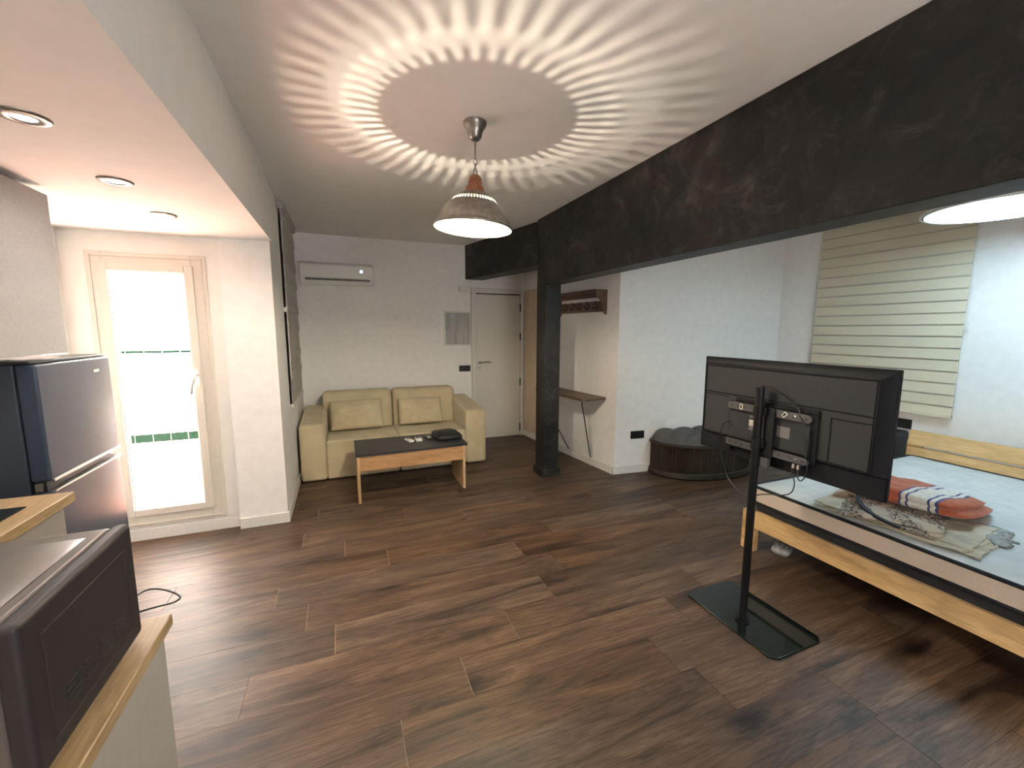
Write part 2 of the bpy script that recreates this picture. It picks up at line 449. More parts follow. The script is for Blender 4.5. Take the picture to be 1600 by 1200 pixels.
# ------------------------------------------------------------------ mesh helpers
class MB:
    """collects shapes (world coordinates) for ONE mesh object"""
    def __init__(s, xf=None):
        s.v, s.f, s.xf = [], [], xf
    def add(s, vs, fs):
        o = len(s.v)
        s.v += [Vector(p) for p in vs]
        s.f += [tuple(i + o for i in f) for f in fs]
        return s
    def box(s, x0, x1, y0, y1, z0, z1):
        return s.add([(x0, y0, z0), (x1, y0, z0), (x1, y1, z0), (x0, y1, z0), (x0, y0, z1), (x1, y0, z1), (x1, y1, z1), (x0, y1, z1)],
                     [(0, 3, 2, 1), (4, 5, 6, 7), (0, 1, 5, 4), (1, 2, 6, 5), (2, 3, 7, 6), (3, 0, 4, 7)])
    def hexa(s, p):
        return s.add(p, [(0, 3, 2, 1), (4, 5, 6, 7), (0, 1, 5, 4), (1, 2, 6, 5), (2, 3, 7, 6), (3, 0, 4, 7)])
    def prism(s, poly, z0, z1):
        n = len(poly)
        vs = [(p[0], p[1], z0) for p in poly] + [(p[0], p[1], z1) for p in poly]
        fs = [tuple(range(n - 1, -1, -1)), tuple(range(n, 2 * n))] + [(i, (i + 1) % n, (i + 1) % n + n, i + n) for i in range(n)]
        return s.add(vs, fs)
    def bar(s, a, b, w, h):
        """box beam from a to b, w across, h high"""
        a, b = Vector(a), Vector(b)
        d = (b - a).normalized()
        sd = d.cross(Vector((0, 0, 1)))
        sd = Vector((1, 0, 0)) if sd.length < 1e-4 else sd.normalized()
        u = sd.cross(d)
        vs = []
        for p in (a, b):
            for i, j in ((-1, -1), (1, -1), (1, 1), (-1, 1)):
                vs.append(p + sd * i * w / 2 + u * j * h / 2)
        return s.add(vs, [(0, 1, 2, 3), (7, 6, 5, 4), (0, 4, 5, 1), (1, 5, 6, 2), (2, 6, 7, 3), (3, 7, 4, 0)])
    def cyl(s, a, b, r, n=16, r1=None):
        return s.tube([a, b], r, n, r1)
    def tube(s, pts, r, n=8, r1=None, closed=False):
        pts = [Vector(p) for p in pts]
        k = len(pts)
        vs, fs = [], []
        prev = None
        for i, p in enumerate(pts):
            if closed:
                d = pts[(i + 1) % k] - pts[i - 1]
            else:
                d = pts[min(i + 1, k - 1)] - pts[max(i - 1, 0)]
            d.normalize()
            if prev is None:
                u = d.orthogonal().normalized()
            else:
                u = (prev - d * prev.dot(d)).normalized()
            prev = u
            w = d.cross(u)
            rr = r if r1 is None else r + (r1 - r) * i / (k - 1)
            for j in range(n):
                t = 2 * PI * j / n
                vs.append(p + (u * math.cos(t) + w * math.sin(t)) * rr)
        rings = k if closed else k - 1
        for i in range(rings):
            for j in range(n):
                i2 = (i + 1) % k
                fs.append((i * n + j, i * n + (j + 1) % n, i2 * n + (j + 1) % n, i2 * n + j))
        if not closed:
            fs.append(tuple(range(n - 1, -1, -1)))
            fs.append(tuple(range((k - 1) * n, k * n)))
        return s.add(vs, fs)
    def lathe(s, prof, c, n=32, skip=None, cap=False):
        vs, fs = [], []
        for r, z in prof:
            for j in range(n):
                t = 2 * PI * j / n
                vs.append((c[0] + r * math.cos(t), c[1] + r * math.sin(t), z))
        for i in range(len(prof) - 1):
            for j in range(n):
                if skip and skip(i, j):
                    continue
                fs.append((i * n + j, i * n + (j + 1) % n, (i + 1) * n + (j + 1) % n, (i + 1) * n + j))
        if cap:
            fs.append(tuple(range(n - 1, -1, -1)))
            fs.append(tuple(range((len(prof) - 1) * n, len(prof) * n)))
        return s.add(vs, fs)
    def build(s, name, mat, parent=None, smooth=False, bevel=0.0, seg=2, auto=None):
        me = bpy.data.meshes.new(name)
        vs = s.v if s.xf is None else [s.xf @ p for p in s.v]
        if parent is not None:
            root = parent
            while root.parent:
                root = root.parent
            org = root.location.copy()
        else:
            xs = [p.x for p in vs]; ys = [p.y for p in vs]; zs = [p.z for p in vs]
            org = Vector(((min(xs) + max(xs)) / 2, (min(ys) + max(ys)) / 2, min(zs)))
        me.from_pydata([p - org for p in vs], [], s.f)
        bm = bmesh.new()
        bm.from_mesh(me)
        bmesh.ops.recalc_face_normals(bm, faces=bm.faces)
        bm.to_mesh(me)
        bm.free()
        me.materials.append(M[mat] if isinstance(mat, str) else mat)
        if smooth:
            for p in me.polygons:
                p.use_smooth = True
        o = bpy.data.objects.new(name, me)
        C.objects.link(o)
        if parent is not None:
            o.parent = parent
        else:
            o.location = org
        if bevel:
            b = o.modifiers.new('bevel', 'BEVEL')
            b.width = bevel
            b.segments = seg
            b.limit_method = 'ANGLE'
            b.angle_limit = math.radians(40)
            for p in me.polygons:
                p.use_smooth = True
            b.harden_normals = True
        return o

def box(x0, x1, y0, y1, z0, z1):
    return MB().box(x0, x1, y0, y1, z0, z1)

def thing(name, label, cat, loc, group=None):
    e = bpy.data.objects.new(name, None)
    C.objects.link(e)
    e.location = loc
    e.empty_display_size = 0.05
    e['label'] = label
    e['category'] = cat
    if group:
        e['group'] = group
    return e

def tag(o, label, cat, group=None):
    o['label'] = label
    o['category'] = cat
    if group:
        o['group'] = group
    return o

def struct(o, label=None):
    o['kind'] = 'structure'
    if label:
        o['label'] = label
    return o

def struct_empty(name, loc, label=None):
    e = bpy.data.objects.new(name, None)
    C.objects.link(e)
    e.location = loc
    e.empty_display_size = 0.05
    return struct(e, label)

def soft_slab(xf, lx, ly, h, n=28, edge=2.6, wr=0.0, wf=6.0, seed=0.0, flat_bottom=False, waist=0.0):
    """closed cushion-like body, lx by ly by h, centre of its underside at the origin of xf"""
    mb = MB(xf)
    vs, fs = [], []
    def P(i, j, sgn):
        u, v = -1 + 2 * i / n, -1 + 2 * j / n
        # square to rounded square
        k = 1 - waist * (u * u * (1 - abs(v)) * 0 + (1 - v * v) * abs(u) ** 6 * 0)
        x = u * math.sqrt(1 - 0.16 * v * v) * k
        y = v * math.sqrt(1 - 0.16 * u * u) * k
        if waist:
            x *= 1 - waist * (1 - v * v) * abs(u)
            y *= 1 - waist * (1 - u * u) * abs(v)
        t = max(0.0, (1 - abs(u) ** edge)) ** 0.5 * max(0.0, (1 - abs(v) ** edge)) ** 0.5
        w = wr * noise.noise(Vector((x * wf, y * wf, seed))) * t
        w += wr * 0.5 * noise.noise(Vector((x * wf * 2.3, y * wf * 2.3, seed + 9))) * t
        if sgn > 0:
            z = h / 2 + (h / 2) * t + w
        else:
            z = h / 2 - (h / 2) * t if not flat_bottom else max(0.0, h / 2 - (h / 2) * t * 1.6)
        return (x * lx / 2, y * ly / 2, z)
    idx = {}
    for sgn in (1, -1):
        for i in range(n + 1):
            for j in range(n + 1):
                bd = i in (0, n) or j in (0, n)
                if bd and sgn < 0:
                    idx[(i, j, -1)] = idx[(i, j, 1)]
                    continue
                idx[(i, j, sgn)] = len(vs)
                vs.append(P(i, j, sgn))
    for i in range(n):
        for j in range(n):
            fs.append((idx[(i, j, 1)], idx[(i + 1, j, 1)], idx[(i + 1, j + 1, 1)], idx[(i, j + 1, 1)]))
            fs.append((idx[(i, j + 1, -1)], idx[(i + 1, j + 1, -1)], idx[(i + 1, j, -1)], idx[(i, j, -1)]))
    mb.add(vs, fs)
    return mb

def XF(loc, rz=0.0, rx=0.0, ry=0.0):
    return Matrix.Translation(loc) @ Matrix.Rotation(rz, 4, 'Z') @ Matrix.Rotation(ry, 4, 'Y') @ Matrix.Rotation(rx, 4, 'X')

# ================================================================== SETTING
ROOM = [(XL, YF), (XR, YF), (XR, 3.447), (2.663, 3.663), (2.444, 5.639), (XLW, 5.639), (XLW, YPIER), (-0.80, YPIER), (-0.80, YBAL), (XL, YBAL)]

def clip(poly, axis, val, keep_less):
    out = []
    for i in range(len(poly)):
        a, b = poly[i - 1], poly[i]
        ia = (a[axis] <= val) if keep_less else (a[axis] >= val)
        ib = (b[axis] <= val) if keep_less else (b[axis] >= val)
        if ia != ib:
            t = (val - a[axis]) / (b[axis] - a[axis])
            out.append((a[0] + (b[0] - a[0]) * t, a[1] + (b[1] - a[1]) * t))
        if ib:
            out.append(b)
    return out

floor = struct(MB().prism([(p[0] - 0.001, p[1]) for p in ROOM], -0.08, -0.003).build('floor', 'subfloor'), 'brown wood plank laminate floor')
floor_off = floor.location.copy()
ROW, Y0 = 0.233, 1.555
JOINT = {-2: (1.441, 1.22), -1: (0.149, 1.22), 0: (0.454, 1.223), 1: (0.766, 1.22), 2: (1.089, 1.19), 3: (-0.245, 1.525), 4: (-0.42, 1.525),
         5: (0.225, 1.22), 6: (-0.05, 1.45), 7: (-0.335, 1.22)}
full = {}
for k in range(-14, 18):
    ya, yb = Y0 + ROW * k + 0.0005, Y0 + ROW * (k + 1) - 0.0005
    x0, ln = JOINT.get(k, (random.uniform(-0.6, 0.6), 1.22))
    x = x0 - ln * math.ceil((x0 - XL) / ln + 0.01)
    while x < XR:
        xa, xb = x + 0.0013, x + ln - 0.0013
        x += ln
        if yb < YF or ya > YB or xb < XL:
            continue
        p = clip(clip(clip(clip(ROOM, 0, xa, False), 0, xb, True), 1, ya, False), 1, yb, True)
        if len(p) < 3:
            continue
        area = 0.5 * abs(sum(p[i - 1][0] * p[i][1] - p[i][0] * p[i - 1][1] for i in range(len(p))))
        if area < 0.004:
            continue
        cx, cy = (xa + xb) / 2, (ya + yb) / 2
        key = round(ln, 3) if abs(area - (xb - xa) * (yb - ya)) < 1e-5 else None
        if key and key in full:
            o = bpy.data.objects.new('plank', full[key])
            C.objects.link(o)
        else:
            mb = MB().prism([(q[0] - cx, q[1] - cy) for q in p], -0.003, 0.0)
            me = bpy.data.meshes.new('plank')
            me.from_pydata(mb.v, [], mb.f)
            me.materials.append(M['floor'])
            if key:
                full[key] = me
            o = bpy.data.objects.new('plank', me)
            C.objects.link(o)
        o.parent = floor
        o.location = Vector((cx, cy, 0)) - floor_off

struct(box(XLW - 0.33, XR + 0.12, YF - 0.1, YB + 0.12, CZ, CZ + 0.1).build('ceiling', 'ceil'), 'plain white main ceiling')
struct(box(XL - 0.1, -0.455, YF - 0.1, YPIER, SZ, CZ).build('ceiling_kitchen', 'ceil'), 'lowered kitchen ceiling with recessed downlights')
struct(box(XL - 0.1, -0.80, YPIER, YBAL + 0.1, SZ, CZ + 0.1).build('wall_balcony_head', 'balw'))
struct(box(XLW - 0.03, 2.6, YB, YB + 0.12, 0, CZ).build('wall_back', 'wall'), 'white wall behind the sofa')
struct(box(XL - 0.1, XL, YF - 0.1, YBAL + 0.1, 0, SZ).build('wall_kitchen', 'wall'))
VX0, VX1, VZ0, VZ1 = 0.42, 1.43, 1.0, 2.1          # unseen window added behind the camera to raise the ambient light
mb = MB()
mb.box(XL - 0.1, VX0, YF - 0.1, YF, 0, CZ).box(VX1, XR + 0.12, YF - 0.1, YF, 0, CZ).box(VX0, VX1, YF - 0.1, YF, 0, VZ0).box(VX0, VX1, YF - 0.1, YF, VZ1, CZ)
struct(mb.build('wall_front', 'wall'))
w3 = struct_empty('fill_window', (0.9, YF, VZ0), 'unseen window in the wall behind the camera, added for ambient light')
mb = MB()
for (xa, xb, za, zb) in ((VX0, VX0 + 0.06, VZ0, VZ1), (VX1 - 0.06, VX1, VZ0, VZ1), (0.895, 0.955, VZ0, VZ1), (VX0, VX1, VZ0, VZ0 + 0.06), (VX0, VX1, VZ1 - 0.06, VZ1)):
    mb.box(xa, xb, YF - 0.08, YF - 0.01, za, zb)
mb.build('frame', 'pvc', w3)
box(VX0 + 0.05, 0.90, YF - 0.045, YF - 0.039, VZ0 + 0.05, VZ1 - 0.05).build('pane', 'glass', w3)
box(0.95, VX1 - 0.05, YF - 0.045, YF - 0.039, VZ0 + 0.05, VZ1 - 0.05).build('pane', 'glass', w3)
struct(box(XR, XR + 0.12, YF, 3.6, 0, CZ).build('wall_right', 'wall'), 'white bedroom wall with the striped blind')

def wall_between(name, a, b, th, z0, z1, mat, label=None):
    a, b = Vector(a), Vector(b)
    d = (b - a).normalized()
    n = Vector((d.y, -d.x)) * th
    return struct(MB().prism([a, b, b + n, a + n], z0, z1).build(name, mat), label)
wall_between('wall_hall', HALL_B, HALL_A + (HALL_A - HALL_B).normalized() * 0.0, -0.14, 0, CZ, 'wall', 'white hallway wall behind the coat rack')
d_ = (BLUE_B - HALL_A).normalized()
n_ = Vector((-d_.y, d_.x)) * 0.12
struct(MB().prism([HALL_A, BLUE_B, BLUE_B + n_, HALL_A + n_], 0, CZ).build('wall_bedroom', 'wall'), 'white bedroom wall behind the ottoman')

# left wall (window in it) and pier
WY0, WY1, WZ0, WZ1 = 4.30, 5.28, 0.86, 2.50
mb = MB()
mb.box(-0.80, XLW, YPIER, WY0, 0, CZ)
mb.box(-0.80, XLW, WY1, YB, 0, CZ)
mb.box(-0.80, XLW, WY0, WY1, 0, WZ0)
mb.box(-0.80, XLW, WY0, WY1, WZ1, CZ)
struct(mb.build('wall_left', 'wall'), 'white pier and window wall beside the sofa')

# balcony wall with door opening
DX0, DX1, DZ0, DZ1 = -1.57, -0.895, 0.10, 2.07
mb = MB()
mb.box(XL, DX0, YBAL, YBAL + 0.1, 0, SZ)
mb.box(DX1, -0.80, YBAL, YBAL + 0.1, 0, SZ)
mb.box(DX0, DX1, YBAL, YBAL + 0.1, 0, DZ0)
mb.box(DX0, DX1, YBAL, YBAL + 0.1, DZ1, SZ)
struct(mb.build('wall_balcony', 'balw'), 'cream wall around the balcony door')

# beam, column
BX0, BX1, BZ = 1.915, 2.095, 2.005
struct(box(BX0, BX1, YF, 4.07, BZ, CZ).build('ceiling_beam', 'stucco', bevel=0.006), 'black stucco ceiling beam over the room')
struct(MB().prism([(1.582, YB), (1.93, 4.16), (1.96, 4.05), (2.18, 4.05), (2.17, 4.20), (1.835, YB)], 2.222, CZ).build('ceiling_beam', 'stucco', bevel=0.005), 'black stucco beam from the column to the back wall')
col = struct_empty('column', (2.0, 3.97, 0), 'black stucco square column')
box(BX0, 2.092, 3.868, 4.07, 0.0, BZ + 0.02).build('shaft', 'stucco', col, bevel=0.006)
box(BX0 - 0.018, 2.11, 3.85, 4.088, 0.0, 0.075).build('skirting', 'stucco', col, bevel=0.004)

# skirting boards
def skirt(name, a, b, side, h=0.085, t=0.013):
    a, b = Vector(a), Vector(b)
    d = (b - a).normalized()
    n = Vector((-d.y, d.x)) * t * side
    struct(MB().prism([a, b, b + n, a + n], 0.0, h).build(name, 'base', bevel=0.003))
skirt('baseboard_balcony', (XL, YBAL), (-0.80, YBAL), -1)
skirt('baseboard_pier', (-0.803, YPIER), (XLW + 0.013, YPIER), -1)
skirt('baseboard_left', (XLW, YPIER), (XLW, YB), -1)
skirt('baseboard_back', (XLW, YB), (1.655, YB), -1)
skirt('baseboard_hall', HALL_A + Vector((-0.0135, 0)), HALL_B, 1)
skirt('baseboard_bedroom', HALL_A + Vector((-0.013, 0.0)), BLUE_B, -1)
skirt('baseboard_right', (XR, YF), (XR, 3.447), 1)

# ---- balcony door (door_1)
d1 = struct_empty('door_1', (-1.23, YBAL, DZ0), 'cream framed glazed balcony door')
def ring(x0, x1, z0, z1, w, y0, y1):
    return MB().box(x0, x0 + w, y0, y1, z0, z1).box(x1 - w, x1, y0, y1, z0, z1).box(x0 + w, x1 - w, y0, y1, z0, z0 + w).box(x0 + w, x1 - w, y0, y1, z1 - w, z1)
fr = ring(DX0, DX1, DZ0, DZ1, 0.088, YBAL - 0.012, YBAL + 0.09).build('outer_frame', 'pvc', d1, bevel=0.004)
ring(DX0 + 0.02, DX1 - 0.022, DZ0 + 0.02, DZ1 - 0.02, 0.012, YBAL - 0.020, YBAL - 0.008).build('frame_moulding', 'pvc', fr, bevel=0.003)
sa = ring(-1.505, -0.972, 0.19, 1.995, 0.052, YBAL - 0.03, YBAL + 0.045).build('sash', 'pvc', d1, bevel=0.004)
ring(-1.458, -1.019, 0.237, 1.948, 0.012, YBAL - 0.02, YBAL + 0.0).build('glazing_bead', 'pvc', sa, bevel=0.002)
box(-1.458, -1.019, YBAL + 0.004, YBAL + 0.010, 0.237, 1.948).build('pane', 'glass', sa)
hd = box(-1.008, -0.982, YBAL - 0.042, YBAL - 0.03, 1.13, 1.26).build('handle', 'white', sa, bevel=0.004)
MB().tube([(-0.995, YBAL - 0.04, 1.215), (-0.995, YBAL - 0.085, 1.215), (-1.005, YBAL - 0.09, 1.195), (-1.02, YBAL - 0.088, 1.15), (-1.032, YBAL - 0.085, 1.08)], 0.009, 10).build('handle_grip', 'white', sa, smooth=True)

# ---- left window (window_1)
w1 = struct_empty('window_1', (-0.70, 4.79, WZ0), 'window in the left wall behind the blind')
def ring_x(y0, y1, z0, z1, w, x0, x1):
    return MB().box(x0, x1, y0, y0 + w, z0, z1).box(x0, x1, y1 - w, y1, z0, z1).box(x0, x1, y0 + w, y1 - w, z0, z0 + w).box(x0, x1, y0 + w, y1 - w, z1 - w, z1)
ring_x(WY0, WY1, WZ0, WZ1, 0.06, -0.72, -0.64).build('outer_frame', 'pvc', w1, bevel=0.004)
box(-0.72, -0.64, 4.76, 4.82, WZ0 + 0.06, WZ1 - 0.06).build('mullion', 'pvc', w1, bevel=0.004)
box(-0.69, -0.68, WY0 + 0.06, 4.76, WZ0 + 0.06, WZ1 - 0.06).build('pane', 'dimglass', w1)
box(-0.69, -0.68, 4.82, WY1 - 0.06, WZ0 + 0.06, WZ1 - 0.06).build('pane', 'dimglass', w1)
box(-0.64, XLW + 0.02, WY0, WY1, WZ0 - 0.02, WZ0 + 0.005).build('sill', 'white', w1, bevel=0.004)

# ---- entrance door (door_2)
d2 = struct_empty('door_2', (2.05, YB, 0), 'white entrance door with lever handle')
box(1.725, 2.375, YB - 0.026, YB - 0.002, 0.006, 2.03).build('leaf', 'offw', d2, bevel=0.003)
mb = MB().box(1.655, 1.722, YB - 0.034, YB - 0.001, 0, 2.115).box(1.722, 2.43, YB - 0.034, YB - 0.001, 2.045, 2.115).box(2.38, 2.43, YB - 0.034, YB - 0.001, 0, 2.045)
mb.build('casing', 'offw', d2, bevel=0.004)
box(1.722, 2.38, YB - 0.0335, YB - 0.020, 2.032, 2.045).build('head_gap', 'black', d2)
MB().cyl((1.765, YB - 0.026, 1.095), (1.765, YB - 0.036, 1.095), 0.024, 20).build('rosette', 'steel', d2, smooth=False)
MB().tube([(1.765, YB - 0.034, 1.095), (1.765, YB - 0.075, 1.095), (1.79, YB - 0.08, 1.097), (1.85, YB - 0.078, 1.105), (1.92, YB - 0.074, 1.098)], 0.0095, 10).build('handle', 'steel', d2, smooth=True)
MB().cyl((1.765, YB - 0.026, 1.02), (1.765, YB - 0.038, 1.02), 0.025, 20).build('lock_cylinder', 'steel', d2)
for z in (1.86, 1.45, 0.80, 0.13):
    MB().cyl((2.377, YB - 0.04, z - 0.055), (2.377, YB - 0.04, z + 0.055), 0.009, 10).build('hinge', 'black', d2)
# oak panel on the hall wall beside the door
hd_ = (HALL_B - HALL_A).normalized()
hn_ = Vector((-hd_.y, hd_.x))          # into the room (-X)
pa, pb = HALL_B - hd_ * 0.62, HALL_B - hd_ * 0.04
struct(MB().prism([pa, pb, pb + hn_ * 0.012, pa + hn_ * 0.012], 0.088, 2.10).build('trim_1', 'jamb', bevel=0.002), 'light oak panel on the hallway wall beside the entrance door')

# ---- bedroom window behind the striped blind (window_2)
w2 = struct_empty('window_2', (XR, 2.42, 0.95), 'bedroom window behind the striped blind')
ring_x(1.98, 2.92, 0.9, 2.3, 0.05, XR - 0.018, XR - 0.002).build('outer_frame', 'white', w2, bevel=0.003)
for (ya, yb) in ((2.08, 2.38), (2.45, 2.70)):
    for (za, zb) in ((0.98, 1.68),):
        box(XR - 0.034, XR - 0.022, ya, yb, za, zb).build('pane', 'dimglass', w2)
for y in (2.015, 2.78):
    box(XR - 0.034, XR - 0.018, y, y + 0.02, 0.98, 1.80).build('mullion', 'arm', w2)

# ---- balcony outside
struct(box(-3.4, -0.80, YBAL + 0.1, 4.86, -0.1, 0.02).build('floor_balcony', 'terra'), 'sunlit terracotta balcony floor')
par = struct(box(-3.4, -0.80, 4.86, 5.0, 0.02, 1.33).build('wall_parapet', 'stone'), 'white tiled balcony parapet')
tw = 0.137
rows = [(0.02, 0.17, 'btile'), (0.173, 0.33, 'btile'), (0.333, 0.487, 'btile'), (0.490, 0.565, 'gtile'), (0.568, 0.71, 'btile'), (0.713, 0.865, 'btile'), (0.868, 1.02, 'btile'), (1.023, 1.175, 'btile'), (1.178, 1.326, 'btile'), (1.329, 1.35, 'gtile')]
tile_me = {}
for (za, zb, mt) in rows:
    me = None
    i = 0
    x = -2.245
    while x < -0.98:
        if me is None:
            mb = MB().box(-tw / 2 + 0.003, tw / 2 - 0.003, -0.006, 0.0, za, zb)
            me = bpy.data.meshes.new('tile')
            me.from_pydata(mb.v, [], mb.f)
            me.materials.append(M[mt])
        o = bpy.data.objects.new('tile', me)
        C.objects.link(o)
        o.parent = par
        o.location = Vector((x + tw / 2, 4.86, 0)) - par.location
        x += tw

# ================================================================== KITCHEN
# three visible downlights, then unseen ones added for more ambient light
for (px_, py_, wh) in ((-0.883, 1.86, 'third from the balcony door, over the counter'), (-0.902, 2.483, 'second from the balcony door'), (-0.918, 3.088, 'nearest the balcony door'), (-0.87, 1.23, 'fourth from the balcony door, over the microwave, unseen, added for ambient light'), (-0.86, 0.60, 'fifth from the balcony door, over the bar, unseen, added for ambient light'), (-0.85, -0.03, 'farthest from the balcony door, unseen, added for ambient light')):
    t = thing('downlight', 'round recessed kitchen ceiling downlight, ' + wh, 'downlight', (px_, py_, SZ - 0.01), 'kitchen downlights')
    MB().lathe([(0.030, SZ - 0.004), (0.033, SZ - 0.010), (0.060, SZ - 0.008), (0.064, SZ - 0.003), (0.064, SZ - 0.0005)], (px_, py_), 32).build('trim_ring', 'pewter', t, smooth=True)
    MB().lathe([(0.0005, SZ - 0.006), (0.030, SZ - 0.005)], (px_, py_), 24).build('lens', 'down', t)
    ld = bpy.data.lights.new('downlight_lamp', 'SPOT')
    ld.energy = DOWN_W
    ld.spot_size = 3.05
    ld.spot_blend = 1.0
    ld.shadow_soft_size = 0.03
    ld.color = (1.0, 0.90, 0.80)
    lo = bpy.data.objects.new('downlight_lamp', ld)
    C.objects.link(lo)
    lo.parent = t
    lo.location = (0, 0, -0.01)

# upper cabinets
UX, UZ0, UZ1 = -1.25, 1.433, 2.172
for i, (ya, yb, lb) in enumerate(((2.13, 2.73, 'plain light grey wall cabinet above the fridge, under the kitchen ceiling'), (1.53, 2.127, 'plain light grey wall cabinet above the hob'))):
    t = thing('wall_cabinet', lb, 'cabinet', (-1.47, (ya + yb) / 2, UZ0), 'kitchen wall cabinets')
    box(XL, UX - 0.02, ya, yb, UZ0, UZ1).build('body', 'ugrey', t, bevel=0.002)
    box(UX - 0.019, UX, ya + 0.002, yb - 0.001, UZ0 + 0.002, UZ1 - 0.002).build('door', 'ugrey', t, bevel=0.002)

# fridge
FX, FY0, FY1, FH = -1.25, 2.475, 3.115, 1.408
t = thing('refrigerator', 'blue black two door refrigerator by the balcony door', 'refrigerator', (-1.47, 2.8, 0))
box(XL + 0.02, FX - 0.075, FY0 + 0.005, FY1 - 0.005, 0.02, FH - 0.012).build('body', 'fridgeside', t, bevel=0.008)
box(XL + 0.02, FX - 0.02, FY0, FY1, FH - 0.012, FH).build('top_panel', 'black', t, bevel=0.003)
ud = box(FX - 0.07, FX, FY0, FY1, 0.865, FH - 0.014).build('freezer_door', 'fridge', t, bevel=0.012)
ld_ = box(FX - 0.07, FX, FY0, FY1, 0.05, 0.815).build('fridge_door', 'fridge', t, bevel=0.012)
box(FX - 0.06, FX - 0.022, FY0 + 0.01, FY1 - 0.005, 0.815, 0.865).build('grip_recess', 'black', t)
box(FX - 0.022, FX + 0.004, FY0 + 0.02, FY1, 0.858, 0.870).build('door_edge_strip', 'steel', ud, bevel=0.002)
box(FX - 0.022, FX + 0.004, FY0 + 0.02, FY1, 0.808, 0.817).build('door_edge_strip', 'steel', ld_, bevel=0.002)
box(FX - 0.055, FX - 0.03, FY0 - 0.006, FY0 + 0.02, 0.822, 0.858).build('hinge', 'steel', t, bevel=0.002)
box(FX, FX + 0.002, 2.93, 2.985, 1.318, 1.332).build('badge', 'steel', ud)
for y in (FY0 + 0.06, FY1 - 0.06):
    MB().cyl((FX - 0.12, y, 0), (FX - 0.12, y, 0.03), 0.02, 10).build('foot', 'black', t)

# far counter: base cabinets + worktop + hob
CX, CY, CZT = -1.03, 2.17, 0.90
tag(box(XL + 0.001, CX, -0.9, CY, CZT - 0.04, CZT).build('worktop', 'butcher', bevel=0.004), 'wooden butcher block kitchen worktop with black hob, next to fridge', 'worktop')
for i, (ya, yb, lb) in enumerate(((1.56, 2.15, 'light grey base cabinet under the hob worktop, end unit by the fridge'), (0.96, 1.557, 'light grey base cabinet under the hob worktop, behind the microwave'), (0.36, 0.957, 'light grey base cabinet under the hob worktop, nearest the camera'))):
    t = thing('base_cabinet', lb, 'cabinet', (-1.38, (ya + yb) / 2, 0), 'kitchen base cabinets')
    box(XL + 0.002, CX - 0.05, ya, yb, 0.1, CZT - 0.041).build('body', 'grey', t)
    dr = box(CX - 0.049, CX - 0.03, ya + 0.002, yb - 0.002, 0.11, CZT - 0.045).build('door', 'grey', t, bevel=0.002)
    box(CX - 0.08, CX - 0.07, ya, yb, 0.0, 0.1).build('plinth', 'grey', t)
t = thing('hob', 'black glass hob set in the wooden worktop', 'hob', (-1.35, 1.73, CZT))
box(-1.62, -1.10, 1.44, 2.028, CZT, CZT + 0.005).build('glass_top', 'glassblk', t, bevel=0.002)
for (x, y, r) in ((-1.48, 1.6, 0.09), (-1.23, 1.62, 0.07), (-1.48, 1.87, 0.07), (-1.23, 1.88, 0.09)):
    MB().lathe([(r - 0.003, CZT + 0.0055), (r, CZT + 0.0055)], (x, y), 32).build('cooking_zone', 'greylab', t)

# near counter (peninsula)
PX, PY, PZ = -0.441, 1.262, 0.82
t = thing('breakfast_bar', 'narrow wood topped bar with grey end panel carrying the microwave', 'counter', (-0.68, 0.7, 0))
top = box(-0.92, PX, 0.18, PY, PZ - 0.032, PZ).build('worktop', 'butcher', t, bevel=0.004)
box(-0.476, -0.458, 0.2, PY - 0.018, 0, PZ - 0.0325).build('side_panel', 'grey', t, bevel=0.001)
box(-0.90, -0.476, PY - 0.036, PY - 0.018, 0, PZ - 0.0325).build('end_panel', 'grey', t)
box(-0.90, -0.476, 0.2, 0.218, 0, PZ - 0.0325).build('end_panel', 'grey', t)

# microwave (back towards the room)
MX0, MX1, MY0, MY1, MZ0, MZ1 = -0.80, -0.472, 0.812, 1.184, 0.834, 1.108
t = thing('microwave', 'dark microwave oven standing with its vented back to the room', 'microwave', (-0.64, 1.0, PZ))
cv = MB().box(MX0 + 0.03, MX1 - 0.03, MY0 + 0.002, MY1 - 0.002, MZ0, MZ1 - 0.004).build('cover', 'mwcover', t, bevel=0.012, seg=3)
mb = MB()
x0, x1, y0, y1, zt = MX0 + 0.055, MX1 - 0.055, MY0 + 0.05, MY1 - 0.05, MZ1 - 0.004
mb.hexa([(x0, y0, zt), (x1, y0, zt), (x1, y1, zt), (x0, y1, zt), (x0 + 0.014, y0 + 0.014, zt + 0.005), (x1 - 0.014, y0 + 0.014, zt + 0.005), (x1 - 0.014, y1 - 0.014, zt + 0.005), (x0 + 0.014, y1 - 0.014, zt + 0.005)])
mb.build('top_embossing', 'mwcover', cv, bevel=0.003)
bk = box(MX1 - 0.034, MX1, MY0, MY1, MZ0 + 0.002, MZ1).build('back_panel', 'mwback', t, bevel=0.012, seg=3)
ring_x(MY0 + 0.045, MY1 - 0.045, MZ0 + 0.035, MZ1 - 0.045, 0.004, MX1 - 0.001, MX1 + 0.0015).build('panel_bead', 'mwback', bk, bevel=0.0012)
for c in range(4):
    for r in range(4):
        ya = MY0 + 0.085 + c * 0.055
        za = MZ0 + 0.06 + r * 0.012
        box(MX1 - 0.001, MX1 + 0.002, ya, ya + 0.042, za, za + 0.005).build('vent_slot', 'black', bk, bevel=0.001)
box(MX0, MX0 + 0.03, MY0, MY1, MZ0, MZ1 - 0.004).build('front_door', 'black', t, bevel=0.006)
